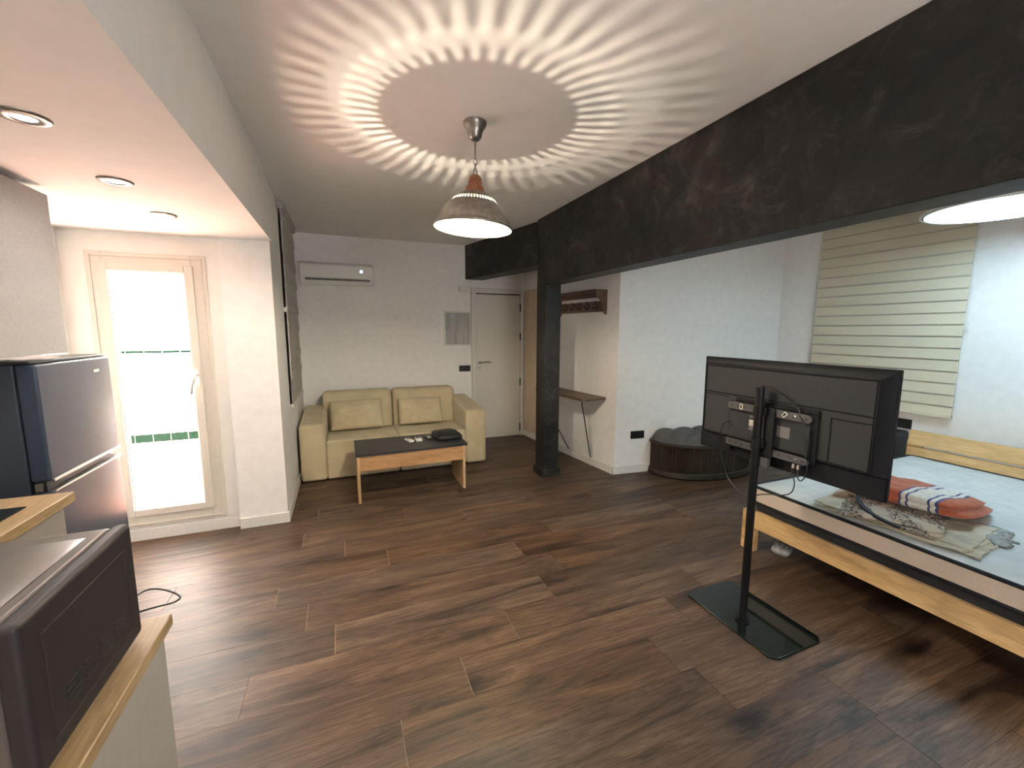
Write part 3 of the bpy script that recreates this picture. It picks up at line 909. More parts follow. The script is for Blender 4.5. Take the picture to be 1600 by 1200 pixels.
for (x, y) in ((MX0 + 0.06, MY0 + 0.04), (MX0 + 0.06, MY1 - 0.04), (MX1 - 0.06, MY0 + 0.04), (MX1 - 0.06, MY1 - 0.04)):
    MB().cyl((x, y, PZ), (x, y, MZ0 + 0.003), 0.012, 10).build('foot', 'black', t)
pts = [(-0.56, 1.18, 0.86), (-0.535, 1.23, 0.868), (-0.522, 1.30, 0.866), (-0.505, 1.324, 0.863), (-0.474, 1.315, 0.86), (-0.44, 1.285, 0.86), (-0.422, 1.262, 0.86), (-0.421, 1.248, 0.86), (-0.433, 1.238, 0.86), (-0.462, 1.236, 0.859), (-0.50, 1.232, 0.855), (-0.54, 1.215, 0.845), (-0.60, 1.21, 0.825)]
def smooth_path(p, n=6):
    p = [Vector(q) for q in p]
    out = []
    for i in range(len(p) - 1):
        a, b, c, d = p[max(i - 1, 0)], p[i], p[i + 1], p[min(i + 2, len(p) - 1)]
        for k in range(n):
            s = k / n
            out.append(0.5 * ((2 * b) + (c - a) * s + (2 * a - 5 * b + 4 * c - d) * s * s + (3 * b - a - 3 * c + d) * s ** 3))
    out.append(p[-1])
    return out
MB().tube(smooth_path(pts), 0.0024, 6).build('power_cord', 'black', t, smooth=True)

# ================================================================== PENDANT LAMP
LX, LY = 0.723, 2.346
t = thing('pendant_lamp', 'bell shaped pewter pendant lamp hanging on a chain', 'lamp', (LX, LY, CZ))
cpy = MB().lathe([(0.002, CZ - 0.096), (0.020, CZ - 0.094), (0.034, CZ - 0.080), (0.040, CZ - 0.055), (0.048, CZ - 0.036), (0.060, CZ - 0.022), (0.064, CZ - 0.008), (0.064, CZ)], (LX, LY), 36).build('canopy', 'pewter', t, smooth=True)
MB().tube([(LX, LY, CZ - 0.09), (LX, LY, 2.475)], 0.0045, 10).build('rod', 'pewter', t, smooth=True)
def link(z, h, w, ax):
    pts = []
    for k in range(14):
        a = 2 * PI * k / 14
        q = math.sin(a) * w
        pts.append((LX + (q if ax else 0), LY + (0 if ax else q), z + math.cos(a) * h))
    return MB().tube(pts, 0.0026, 6, closed=True)
for k, (z, ax) in enumerate(((2.463, 1), (2.437, 0), (2.413, 1))):
    link(z, 0.016, 0.011, ax).build('chain_link', 'pewter', t, smooth=True)
link(2.401, 0.013, 0.012, 1).build('hanging_ring', 'pewter', t, smooth=True)
TILT = Matrix.Translation((LX, LY, 2.39)) @ Matrix.Rotation(math.radians(3.2), 4, Vector((math.sin(YAW), math.cos(YAW), 0))) @ Matrix.Translation((-LX, -LY, -2.39))
nk = MB(TILT).lathe([(0.002, 2.390), (0.026, 2.390), (0.030, 2.383), (0.030, 2.374), (0.034, 2.371), (0.034, 2.361), (0.037, 2.358), (0.037, 2.349), (0.050, 2.325), (0.055, 2.308), (0.056, 2.297), (0.030, 2.296)], (LX, LY), 36).build('wooden_neck', 'neck', t, smooth=False)
for k in range(3):
    MB(TILT).lathe([(0.0312 + k * 0.0034, 2.3835 - k * 0.0125), (0.0335 + k * 0.0034, 2.380 - k * 0.0125), (0.0312 + k * 0.0034, 2.3765 - k * 0.0125)], (LX, LY), 36).build('neck_bead', 'neck', nk, smooth=True)
NS = 50
prof = [(0.048, 2.300), (0.062, 2.298), (0.090, 2.286), (0.118, 2.262), (0.134, 2.243), (0.139, 2.239), (0.142, 2.237), (0.153, 2.227), (0.170, 2.205), (0.186, 2.180), (0.198, 2.156), (0.206, 2.134), (0.209, 2.126), (0.215, 2.122), (0.219, 2.114), (0.216, 2.107)]
slot = lambda i, j: i == 3 and j % 4 in (0, 1)
MB(TILT).lathe(prof, (LX, LY), NS * 4, slot).build('shade', 'pewter', t, smooth=True)
inner = [(r - 0.0022, z - 0.0012) for r, z in prof]
inner[-1] = (0.2155, 2.1068)
inner[-2] = (0.2155, 2.114)
MB(TILT).lathe(inner, (LX, LY), NS * 4, slot).build('shade_lining', 'enamel', t, smooth=True)
MB(TILT).cyl((LX, LY, 2.296), (LX, LY, 2.245), 0.019, 20).build('socket', 'enamel', t)
bl = MB(TILT).lathe([(0.011, 2.245), (0.013, 2.230), (0.021, 2.205), (0.029, 2.175), (0.032, 2.150), (0.029, 2.127), (0.019, 2.113), (0.001, 2.108)], (LX, LY), 24).build('bulb', 'bulb', t, smooth=True)
for k, (z, f) in enumerate(((2.146, 0.34), (2.164, 0.33), (2.182, 0.33))):
    ld = bpy.data.lights.new('pendant_filament', 'POINT')
    ld.energy = PENDANT_W * f
    ld.shadow_soft_size = 0.004
    ld.color = (1.0, 0.86, 0.66)
    lo = bpy.data.objects.new('pendant_filament', ld)
    C.objects.link(lo)
    lo.parent = t
    lo.location = (TILT @ Vector((LX + 0.006 * math.cos(k * 2.1), LY + 0.006 * math.sin(k * 2.1), z))) - Vector((LX, LY, CZ))

# ================================================================== SOFA WALL
t = thing('air_conditioner', 'white wall mounted split air conditioner', 'air conditioner', (-0.02, YB, 2.06))
poly = [(YB, 2.075), (YB, 2.335), (YB - 0.17, 2.318), (YB - 0.20, 2.29), (YB - 0.20, 2.13), (YB - 0.16, 2.062)]
mb = MB()
n = len(poly)
mb.add([(-0.415, p[0], p[1]) for p in poly] + [(0.385, p[0], p[1]) for p in poly], [tuple(range(n)), tuple(range(2 * n - 1, n - 1, -1))] + [(i, i + n, (i + 1) % n + n, (i + 1) % n) for i in range(n)])
mb.build('body', 'white', t, bevel=0.01, seg=3)
box(-0.405, 0.375, YB - 0.206, YB - 0.198, 2.145, 2.288).build('front_panel', 'white', t, bevel=0.004)
MB().hexa([(-0.36, YB - 0.203, 2.112), (0.345, YB - 0.203, 2.112), (0.345, YB - 0.195, 2.110), (-0.36, YB - 0.195, 2.110), (-0.36, YB - 0.207, 2.138), (0.345, YB - 0.207, 2.138), (0.345, YB - 0.197, 2.138), (-0.36, YB - 0.197, 2.138)]).build('air_slot', 'greylab', t)
fl = MB().hexa([(-0.36, YB - 0.182, 2.068), (0.345, YB - 0.182, 2.068), (0.345, YB - 0.176, 2.064), (-0.36, YB - 0.176, 2.064), (-0.36, YB - 0.212, 2.112), (0.345, YB - 0.212, 2.112), (0.345, YB - 0.206, 2.114), (-0.36, YB - 0.206, 2.114)]).build('louvre', 'white', t, bevel=0.002)
mb = MB()
mb.box(0.232, 0.244, YB - 0.2085, YB - 0.206, 2.215, 2.235).box(0.252, 0.264, YB - 0.2085, YB - 0.206, 2.215, 2.235).box(0.239, 0.257, YB - 0.2085, YB - 0.206, 2.235, 2.246)
mb.build('display', 'disp', t)
for k in range(6):
    box(-0.30 + k * 0.115, -0.298 + k * 0.115, YB - 0.206, YB - 0.2, 2.114, 2.136).build('slot_fin', 'white', t)

t = thing('fuse_box', 'flush electrical panel with grey woodgrain door left of the entrance door', 'electrical panel', (1.47, YB, 1.34))
box(1.275, 1.655 - 0.004, YB - 0.014, YB, 1.332, 1.793).build('frame', 'offw', t, bevel=0.003)
box(1.297, 1.632, YB - 0.019, YB - 0.013, 1.352, 1.774).build('door', 'marble', t, bevel=0.002)
box(1.305, 1.312, YB - 0.023, YB - 0.018, 1.54, 1.585).build('latch', 'arm', t, bevel=0.002)
t = thing('alarm_box', 'small white plastic box on wall above the fuse box', 'alarm box', (1.57, YB, 2.06))
box(1.49, 1.652, YB - 0.035, YB, 2.058, 2.132).build('cover', 'white', t, bevel=0.006)
box(1.50, 1.64, YB - 0.037, YB - 0.034, 2.085, 2.087).build('seam', 'offw', t)

def plate_on(name, label, cat, org, xd, nd, w, h, z, mat, mods, group=None):
    """wall plate of several modules; org 2D centre on the wall, xd along it, nd out of it"""
    t = thing(name, label, cat, (org.x, org.y, z - h / 2), group)
    def slab(a, b, z0, z1, d0, d1):
        p = [org + xd * a + nd * d0, org + xd * b + nd * d0, org + xd * b + nd * d1, org + xd * a + nd * d1]
        return MB().prism(p, z0, z1)
    slab(-w / 2, w / 2, z - h / 2, z + h / 2, 0, 0.008).build('plate', mat, t, bevel=0.002)
    for k in range(mods):
        a = -w / 2 + 0.008 + k * (w - 0.012) / mods
        slab(a, a + (w - 0.012) / mods - 0.004, z - h / 2 + 0.010, z + h / 2 - 0.010, 0.008, 0.0105).build('rocker' if cat == 'switch' else 'insert', mat, t, bevel=0.001)
    return t
plate_on('light_switch', 'black rectangular light switch on white wall above the sofa arm', 'switch', Vector((1.56, YB)), Vector((1, 0)), Vector((0, -1)), 0.16, 0.084, 1.016, 'black', 3)
bd_ = (BLUE_B - HALL_A).normalized()
bn_ = Vector((bd_.y, -bd_.x))
plate_on('wall_outlet', 'black double outlet on white wall left of the ottoman', 'outlet', HALL_A + bd_ * 0.268, bd_, bn_, 0.165, 0.085, 0.422, 'black', 2)
plate_on('junction_cover', 'white blank square cover plate on wall above the ottoman', 'wall plate', HALL_A + bd_ * 0.523, bd_, bn_, 0.19, 0.145, 0.50, 'white', 1)
plate_on('wall_outlet', 'black outlet on bedroom wall between television and headboard', 'outlet', Vector((XR, 2.19)), Vector((0, 1)), Vector((-1, 0)), 0.16, 0.088, 0.705, 'black', 2)

# sofa
t = thing('sofa', 'cream corduroy two seat sofa with square arms', 'sofa', (0.53, 5.05, 0))
SX0, SX1, SY0, SY1 = -0.445, 1.515, 4.565, 5.56
def slabz(x0, x1, y0, y1, z00, z01, z10=None, z11=None, bot=0.03):
    """block whose top is z00 at y0 and z01 at y1"""
    return MB().hexa([(x0, y0, bot), (x1, y0, bot), (x1, y1, bot), (x0, y1, bot), (x0, y0, z00), (x1, y0, z00), (x1, y1, z01), (x0, y1, z01)])
slabz(SX0, SX0 + 0.245, SY0, SY1 - 0.1, 0.60, 0.66, bot=0.012).build('armrest', 'cord', t, bevel=0.035, seg=4)
slabz(SX1 - 0.245, SX1, SY0, SY1 - 0.1, 0.635, 0.70, bot=0.012).build('armrest', 'cord', t, bevel=0.035, seg=4)
xm = (SX0 + SX1) / 2
for (a, b) in ((SX0 + 0.243, xm - 0.001), (xm + 0.001, SX1 - 0.243)):
    slabz(a, b, SY0 + 0.012, SY1 - 0.2, 0.418, 0.40, bot=0.012).build('seat', 'cord', t, bevel=0.025, seg=4)
for (a, b) in ((SX0 + 0.20, xm - 0.004), (xm + 0.004, SX1 - 0.20)):
    mb = MB()
    mb.hexa([(a, 5.17, 0.36), (b, 5.17, 0.36), (b, 5.56, 0.02), (a, 5.56, 0.02), (a + 0.0, 5.27, 0.825), (b - 0.0, 5.27, 0.825), (b, 5.53, 0.815), (a, 5.53, 0.815)])
    mb.build('backrest', 'cord', t, bevel=0.05, seg=4)

def pillow(label, loc, rz, lx, ly, h, seed):
    mb = soft_slab(XF(loc, rz, math.radians(66)), lx, ly, h, 30, 2.0, 0.020, 3.4, seed, waist=0.08)
    o = mb.build('scatter_cushion', 'cord', None, smooth=True)
    tag(o, label, 'cushion', 'sofa cushions')
pillow('smooth cream cushion leaning on left half of sofa', (0.115, 5.12, 0.552), 0.03, 0.61, 0.36, 0.17, 1.3)
pillow('creased cream cushion leaning on right half of sofa', (0.84, 5.12, 0.55), -0.04, 0.55, 0.34, 0.17, 5.1)

# coffee table
t = thing('coffee_table', 'oak coffee table with dark grey lift top in front of sofa', 'table', (0.565, 4.09, 0))
TX0, TX1, TY0, TY1, TZ = 0.062, 1.09, 3.835, 4.37, 0.455
MB().prism([(TX0, TY0), (TX1, TY0 + 0.03), (TX1, TY1), (TX0, TY1)], TZ - 0.024, TZ).build('tabletop', 'tabletop', t, bevel=0.003)
box(0.072, 0.096, 3.842, 4.355, 0, TZ - 0.025).build('side_panel', 'oakz', t, bevel=0.001)
box(1.042, 1.066, 3.868, 4.355, 0, TZ - 0.025).build('side_panel', 'oakz', t, bevel=0.001)
MB().prism([(0.096, 3.856), (1.042, 3.872), (1.042, 3.890), (0.096, 3.874)], 0.292, TZ - 0.026).build('front_apron', 'oak', t, bevel=0.001)
box(0.096, 1.042, 4.325, 4.345, 0.292, TZ - 0.026).build('rear_apron', 'oak', t, bevel=0.001)
box(0.096, 1.042, 3.892, 4.324, 0.294, 0.306).build('storage_floor', 'oak', t)

def remote(label, x, y, rz, lx, ly, mat, name, cat):
    xf = XF((x, y, TZ), rz)
    t = thing(name, label, cat, (x, y, TZ))
    MB(xf).box(-lx / 2, lx / 2, -ly / 2, ly / 2, 0.0, 0.018).build('body', mat, t, bevel=0.004)
    MB(xf).box(-lx / 2 + 0.008, lx / 2 - 0.008, ly / 2 - 0.055, ly / 2 - 0.012, 0.018, 0.019).build('display', 'greylab', t)
    for r in range(3):
        for c in range(2):
            MB(xf).box(-0.014 + c * 0.017, -0.003 + c * 0.017, -ly / 2 + 0.012 + r * 0.018, -ly / 2 + 0.022 + r * 0.018, 0.018, 0.0205).build('button', 'white' if mat == 'black' else 'offw', t)
remote('white remote control with grey display, leftmost on coffee table', 0.572, 4.15, 0.28, 0.048, 0.13, 'white', 'remote_control', 'remote')
remote('plain wider white remote control in middle of the coffee table', 0.662, 4.145, 0.02, 0.062, 0.12, 'white', 'remote_control', 'remote')
remote('small dark remote beside black bag on coffee table', 0.765, 4.165, 0.1, 0.05, 0.10, 'black', 'remote_control', 'remote')
t = thing('laptop_bag', 'flat black zip bag lying at right end of coffee table', 'bag', (0.965, 4.17, TZ))
soft_slab(XF((0.955, 4.18, TZ), 0.05), 0.27, 0.33, 0.055, 20, 5.0, 0.006, 3.0, 2.0, True).build('body', 'leather', t, smooth=True)
MB().tube(smooth_path([(0.83, 4.08, TZ + 0.02), (0.815, 4.12, TZ + 0.055), (0.85, 4.17, TZ + 0.068), (0.90, 4.18, TZ + 0.064), (0.935, 4.17, TZ + 0.060)]), 0.0055, 8).build('carry_strap', 'arm', t, smooth=True)

# left roller blind
t = thing('roller_blind', 'grey banded fabric blind over the window beside the sofa', 'blind', (-0.44, 4.8, 0.8))
box(XLW, XLW + 0.048, 4.27, 5.31, 2.585, 2.648).build('cassette', 'blindl', t, bevel=0.006)
z = 2.58
while z > 0.92:
    box(XLW + 0.018, XLW + 0.024 + 0.008 * (round(z * 100) % 2), 4.285, 5.295, z - 0.078, z).build('band', 'blindl', t)
    z -= 0.088
box(XLW + 0.021, XLW + 0.023, 4.285, 5.295, 0.87, 2.58).build('sheer_layer', 'sheer', t)
box(XLW + 0.012, XLW + 0.034, 4.28, 5.30, 0.835, 0.868).build('bottom_bar', 'offw', t, bevel=0.003)
MB().tube([(XLW + 0.03, 4.262, 2.60), (XLW + 0.03, 4.262, 1.72), (XLW + 0.026, 4.268, 1.10)], 0.0025, 6).build('pull_cord', 'offw', t)
box(XLW + 0.0, XLW + 0.03, 4.252, 4.272, 1.70, 1.745).build('cord_cleat', 'white', t, bevel=0.003)

# ================================================================== HALL: coat rack + console
def hp(s, off, z):      # s metres along hall wall from the outer corner, off out of the wall
    q = HALL_A + hd_ * s + hn_ * off
    return Vector((q.x, q.y, z))
def hbox(s0, s1, o0, o1, z0, z1):
    return MB().hexa([hp(s0, o0, z0), hp(s1, o0, z0), hp(s1, o1, z0), hp(s0, o1, z0), hp(s0, o0, z1), hp(s1, o0, z1), hp(s1, o1, z1), hp(s0, o1, z1)])
t = thing('coat_rack', 'dark wooden wall shelf coat rack with black hooks', 'coat rack', tuple(hp(0.6, 0, 1.73)))
RS0, RS1 = 0.19, 1.05
hbox(RS0, RS1, 0.001, 0.15, 1.955, 1.975).build('shelf', 'walnut', t, bevel=0.002)
hbox(RS0 + 0.02, RS1 - 0.02, 0.001, 0.02, 1.745, 1.86).build('hook_rail', 'walnut', t, bevel=0.002)
hbox(RS0 + 0.02, RS1 - 0.02, 0.001, 0.018, 1.90, 1.955).build('top_rail', 'walnut', t, bevel=0.002)
for s0 in (RS0, RS1 - 0.02):
    pr = [(0.001, 1.715), (0.02, 1.715), (0.05, 1.745), (0.06, 1.80), (0.085, 1.86), (0.14, 1.905), (0.15, 1.955), (0.001, 1.955)]
    n = len(pr)
    MB().add([hp(s0, o, z) for o, z in pr] + [hp(s0 + 0.02, o, z) for o, z in pr], [tuple(range(n)), tuple(range(2 * n - 1, n - 1, -1))] + [(i, i + n, (i + 1) % n + n, (i + 1) % n) for i in range(n)]).build('bracket', 'walnut', t)
for k in range(5):
    s = 0.33 + k * 0.14
    MB().tube(smooth_path([hp(s, 0.02, 1.80), hp(s, 0.04, 1.782), hp(s, 0.062, 1.775), hp(s, 0.078, 1.79), hp(s, 0.082, 1.812)], 4), 0.006, 8).build('hook', 'black', t, smooth=True)
    MB().tube(smooth_path([hp(s, 0.022, 1.81), hp(s, 0.045, 1.835), hp(s, 0.055, 1.862)], 4), 0.006, 8).build('hook', 'black', t, smooth=True)

t = thing('console_shelf', 'narrow walnut console shelf on two slanted black rods below coat rack', 'console table', tuple(hp(0.6, 0.15, 0.07)))
CT = 0.82
p = [hp(0.165, 0.001, 0), hp(0.165, 0.27, 0), hp(0.205, 0.31, 0), hp(1.13, 0.31, 0), hp(1.17, 0.27, 0), hp(1.17, 0.001, 0)]
MB().prism([(q.x, q.y) for q in p], CT - 0.026, CT).build('shelf_board', 'walnut', t, bevel=0.003)
MB().tube([hp(0.225, 0.285, CT - 0.026), hp(0.385, 0.012, 0.072)], 0.0065, 8).build('strut', 'matblack', t, smooth=True)
MB().tube([hp(1.10, 0.285, CT - 0.026), hp(0.80, 0.012, 0.062)], 0.0065, 8).build('strut', 'matblack', t, smooth=True)

# ================================================================== OTTOMAN
OC = HALL_A + bd_ * 1.02 + bn_ * 0.02
def op(a, b):
    q = OC + bd_ * a + bn_ * b
    return q
OA, OB = 0.60, 0.44
def oval(fa, fb, n=40, flute=0.0, e=2.35):
    out = []
    for k in range(n + 1):
        th = PI * k / n
        c, s = math.cos(th), math.sin(th)
        x = math.copysign(abs(c) ** (2 / e), c) * fa
        y = abs(s) ** (2 / e) * fb
        f = 1 + flute * (0.5 + 0.5 * math.cos(k * PI))
        out.append(op(x * f, y * f))
    return out
t = thing('ottoman', 'half oval bronze ottoman with grey tufted cushion top', 'ottoman', (OC.x, OC.y, 0))
def loft(rings, name, mat, parent, smooth=True, bevel=0.0):
    mb = MB()
    n = len(rings[0][0])
    vs, fs = [], []
    for poly, z in rings:
        vs += [(q.x, q.y, z) for q in poly]
    for i in range(len(rings) - 1):
        for j in range(n):
            j2 = (j + 1) % n
            fs.append((i * n + j, i * n + j2, (i + 1) * n + j2, (i + 1) * n + j))
    fs.append(tuple(range(n - 1, -1, -1)))
    fs.append(tuple(range((len(rings) - 1) * n, len(rings) * n)))
    mb.add(vs, fs)
    return mb.build(name, mat, parent, smooth=smooth, bevel=bevel)
loft([(oval(OA * 0.965, OB * 0.96, 110, 0.022), 0.07), (oval(OA * 0.965, OB * 0.96, 110, 0.022), 0.335)], 'fluted_body', 'ottom', t, smooth=False)
loft([(oval(OA, OB), 0.0), (oval(OA + 0.012, OB + 0.012), 0.008), (oval(OA + 0.012, OB + 0.012), 0.03), (oval(OA + 0.004, OB + 0.004), 0.038), (oval(OA + 0.008, OB + 0.008), 0.055), (oval(OA, OB), 0.07)], 'base_moulding', 'ottom', t)
loft([(oval(OA, OB), 0.335), (oval(OA + 0.012, OB + 0.012), 0.342), (oval(OA + 0.004, OB + 0.004), 0.352), (oval(OA + 0.012, OB + 0.012), 0.362), (oval(OA, OB), 0.372)], 'lid_moulding', 'ottom', t)
# cushion : buttoned pads, each a soft dome
pads = []
for r, (bc, cnt, wid) in enumerate(((0.345, 5, 0.235), (0.21, 5, 0.235), (0.085, 5, 0.235))):
    for k in range(cnt + (r % 2)):
        a = (k - (cnt - 1 + (r % 2)) / 2) * wid
        if (abs(a) / (OA * 0.95)) ** 2.35 + (bc / (OB * 1.0)) ** 2.35 < 1.04:
            pads.append((a, bc))
mb = MB()
n1, n2 = 72, 30
vs, fs = [], []
for i in range(n2 + 1):
    f = i / n2
    ring_ = oval(max(0.001, OA * 1.0 * f), max(0.001, OB * 1.0 * f), n1)
    for q in ring_:
        d = q - OC
        a, b = d.dot(bd_), d.dot(bn_)
        best = sorted(((a - pa_) / 0.125) ** 2 + ((b - pb_) / 0.082) ** 2 for pa_, pb_ in pads)
        g = max(0.0, 1 - 0.72 * best[0])
        h = 0.425 + 0.072 * math.sqrt(g)
        if f > 0.86:
            h -= 0.085 * ((f - 0.86) / 0.14) ** 2.2
        vs.append((q.x, q.y, h))
n = n1 + 1
for i in range(n2):
    for j in range(n1):
        fs.append((i * n + j, i * n + j + 1, (i + 1) * n + j + 1, (i + 1) * n + j))
base = len(vs)
for q in oval(OA, OB, n1):
    vs.append((q.x, q.y, 0.37))
for j in range(n1):
    fs.append((n2 * n + j, n2 * n + j + 1, base + j + 1, base + j))
# close the straight back
fs.append(tuple([i * n for i in range(n2 + 1)] + [base, base + n1] + [i * n + n1 for i in range(n2, -1, -1)]))
mb.add(vs, fs)
cush = mb.build('tufted_cushion', 'tuft', t, smooth=True)
for (a, b) in ((-0.235, 0.28), (0.0, 0.28), (0.235, 0.28), (-0.35, 0.15), (-0.117, 0.15), (0.117, 0.15), (0.35, 0.15)):
    q = op(a, b)
    MB().lathe([(0.0005, 0.462), (0.009, 0.460), (0.012, 0.450)], (q.x, q.y), 12).build('button', 'tuft', cush, smooth=True)

# ================================================================== TV + STAND
TVX = 2.0
TY_0, TY_1, TZ_0, TZ_1 = 0.937, 1.882, 0.862, 1.398
t = thing('tv_stand', 'black pole television floor stand with rectangular glass base', 'tv stand', (1.99, 1.478, 0))
MB().prism([(1.812, 1.235), (1.845, 1.203), (2.142, 1.203), (2.172, 1.23), (2.172, 1.735), (2.15, 1.757), (1.835, 1.757), (1.812, 1.735)], 0.0, 0.012).build('base_plate', 'glassblk', t, bevel=0.003)
MB().cyl((1.92, 1.462, 0.012), (1.92, 1.462, 0.022), 0.034, 24).build('flange', 'matblack', t)
MB().cyl((1.92, 1.462, 0.02), (1.92, 1.462, 1.262), 0.0195, 24).build('pole', 'matblack', t, smooth=False)
MB().cyl((1.92, 1.462, 1.262), (1.92, 1.462, 1.268), 0.0205, 24).build('pole_cap', 'matblack', t)
for z in (0.985, 1.15):
    MB().cyl((1.92, 1.462, z - 0.024), (1.92, 1.462, z + 0.024), 0.0245, 24).build('clamp', 'matblack', t)
    box(1.92, 1.94, 1.425, 1.462, z - 0.02, z + 0.02).build('clamp_arm', 'matblack', t, bevel=0.003)
box(1.935, 1.9435, 1.39, 1.44, 0.92, 1.172).build('mount_plate', 'matblack', t, bevel=0.002)
for (za, zb) in ((1.129, 1.167), (0.930, 0.966)):
    zc, rr = (za + zb) / 2, (zb - za) / 2
    pr = [(1.665, za), (1.665, zb)] + [(1.238 - rr * math.sin(a), zc + rr * math.cos(a)) for a in [PI * k / 8 for k in range(9)]]
    n = len(pr)
    a_ = MB().add([(1.944, y, z) for y, z in pr] + [(1.955, y, z) for y, z in pr], [tuple(range(n)), tuple(range(2 * n - 1, n - 1, -1))] + [(i, i + n, (i + 1) % n + n, (i + 1) % n) for i in range(n)]).build('mount_arm', 'arm', t, bevel=0.002)
    for y in (1.638, 1.60, 1.565, 1.51, 1.36, 1.30, 1.243):
        MB().cyl((1.9428, y, zc), (1.9445, y, zc), 0.0055, 10).build('bolt_hole', 'black', a_)
    MB().cyl((1.9425, 1.275 + 0.02 * (za > 1), zc + 0.004), (1.944, 1.275 + 0.02 * (za > 1), zc + 0.004), 0.004, 10).build('bolt', 'steel', a_)
for (y, z, rr) in ((1.582, 1.149, 0.0), (1.345, 1.150, 0.75)):
    MB(XF((1.9425, y, z), 0, rr)).box(-0.0005, 0.0005, -0.009, 0.009, -0.014, 0.014).build('arrow_sticker', 'paper', t)
    MB(XF((1.9418, y, z), 0, rr)).box(-0.0005, 0.0005, -0.0055, 0.0055, -0.010, 0.010).build('sticker_mark', 'black', t)
box(1.925, 1.945, 1.397, 1.447, 0.868, 0.918).build('lock_block', 'arm', t, bevel=0.004)

t = thing('television', 'flat screen television seen from its black back, on a pole stand', 'television', (TVX, 1.41, TZ_0))
box(TVX - 0.004, TVX + 0.012, TY_0, TY_1, TZ_0, TZ_1).build('bezel', 'tvedge', t, bevel=0.003)
box(TVX + 0.0125, TVX + 0.0135, TY_0 + 0.012, TY_1 - 0.012, TZ_0 + 0.018, TZ_1 - 0.012).build('screen', 'screen', t)
def frustum(y0, y1, z0, z1, xa, iy, iz0, iz1, xb):
    # wide rim at xa, inset face at xb (< xa)
    return MB().hexa([(xa, y0, z0), (xb, y0 + iy, z0 + iz0), (xb, y1 - iy, z0 + iz0), (xa, y1, z0), (xa, y0, z1), (xb, y0 + iy, z1 - iz1), (xb, y1 - iy, z1 - iz1), (xa, y1, z1)])
bz = TZ_0 + 0.098
frustum(TY_0 + 0.004, TY_1 - 0.004, bz, TZ_1 - 0.003, TVX - 0.004, 0.030, 0.002, 0.030, TVX - 0.026).build('back_shell', 'tvedge', t, bevel=0.003)
box(TVX - 0.016, TVX - 0.004, TY_0 + 0.006, TY_1 - 0.006, TZ_0 + 0.003, bz - 0.004).build('lower_cover', 'tvedge', t, bevel=0.003)
ba = box(TVX - 0.030, TVX - 0.0255, TY_0 + 0.062, TY_1 - 0.040, bz + 0.012, TZ_1 - 0.052).build('back_panel', 'tvback', t, bevel=0.002)
ring_x(TY_0 + 0.052, TY_1 - 0.030, bz + 0.004, TZ_1 - 0.042, 0.007, TVX - 0.0315, TVX - 0.026).build('panel_ridge', 'tvedge', ba, bevel=0.0015)
XR0, XR1 = TVX - 0.0325, TVX - 0.0295
box(XR0, XR1, TY_0 + 0.062, TY_1 - 0.040, 1.198, 1.205).build('rib', 'tvedge', ba, bevel=0.001)
box(XR0, XR1, TY_0 + 0.062, 1.155, 1.168, 1.173).build('rib', 'tvedge', ba, bevel=0.001)
box(XR0, XR1, 1.685, TY_1 - 0.040, 1.184, 1.189).build('rib', 'tvedge', ba, bevel=0.001)
box(XR0, XR1, 1.150, 1.156, 0.975, 1.172).build('rib', 'tvedge', ba, bevel=0.001)
eb = box(TVX - 0.038, TVX - 0.029, 1.232, 1.67, 0.972, 1.168).build('electronics_cover', 'tvback', t, bevel=0.004)
mb = MB().box(TVX - 0.043, TVX - 0.029, 1.20, 1.63, 1.1705, 1.192).box(TVX - 0.043, TVX - 0.029, 1.20, 1.2305, 0.94, 1.1705)
mb.build('housing_rim', 'tvedge', ba, bevel=0.004)
box(TVX - 0.0388, TVX - 0.0378, 1.472, 1.543, 1.054, 1.086).build('rating_label', 'paper', eb)
for k in range(3):
    box(TVX - 0.0392, TVX - 0.0386, 1.535 - (0.025, 0.05, 0.03)[k], 1.537, 1.060 + k * 0.008, 1.062 + k * 0.008).build('label_print', 'greylab', eb)
for k in range(4):
    box(TVX - 0.0388, TVX - 0.0378, 1.478 + k * 0.017, 1.490 + k * 0.017, 1.096, 1.110).build('logo_mark', 'greylab', eb)
box(TVX - 0.0388, TVX - 0.0378, 1.475, 1.543, 1.032, 1.051).build('grey_label', 'greylab', eb)
box(TVX - 0.0388, TVX - 0.0378, 1.326, 1.39, 1.033, 1.087).build('grey_label', 'greylab', eb)
for (y, z) in ((1.645, 1.030), (1.655, 0.905), (1.255, 1.045)):
    MB().cyl((TVX - 0.0395, y, z), (TVX - 0.014, y, z), 0.006, 10).build('screw', 'black', t)

def cable(label, pts, r=0.0028, ends=True):
    mb = MB().tube(smooth_path(pts), r, 6)
    o = mb.build('cable', 'black', None, smooth=True)
    tag(o, label, 'cable', 'television cables')
    return o
cable('black cable arching over top of the stand pole to the television', [(1.925, 1.455, 1.270), (1.918, 1.445, 1.279), (1.917, 1.405, 1.277), (1.925, 1.35, 1.248), (1.937, 1.305, 1.210), (1.945, 1.285, 1.190), (1.946, 1.275, 1.16), (1.940, 1.245, 1.118), (1.942, 1.228, 1.06), (1.944, 1.232, 1.0), (1.942, 1.228, 0.972)], 0.004)
cable('black power lead leaving the left side of the television back', [(1.955, 1.655, 1.055), (1.942, 1.672, 1.048), (1.938, 1.690, 1.015), (1.942, 1.697, 0.95), (1.95, 1.702, 0.90), (1.955, 1.69, 0.84), (1.962, 1.672, 0.78), (1.96, 1.65, 0.74), (1.94, 1.56, 0.69), (1.925, 1.49, 0.68)])
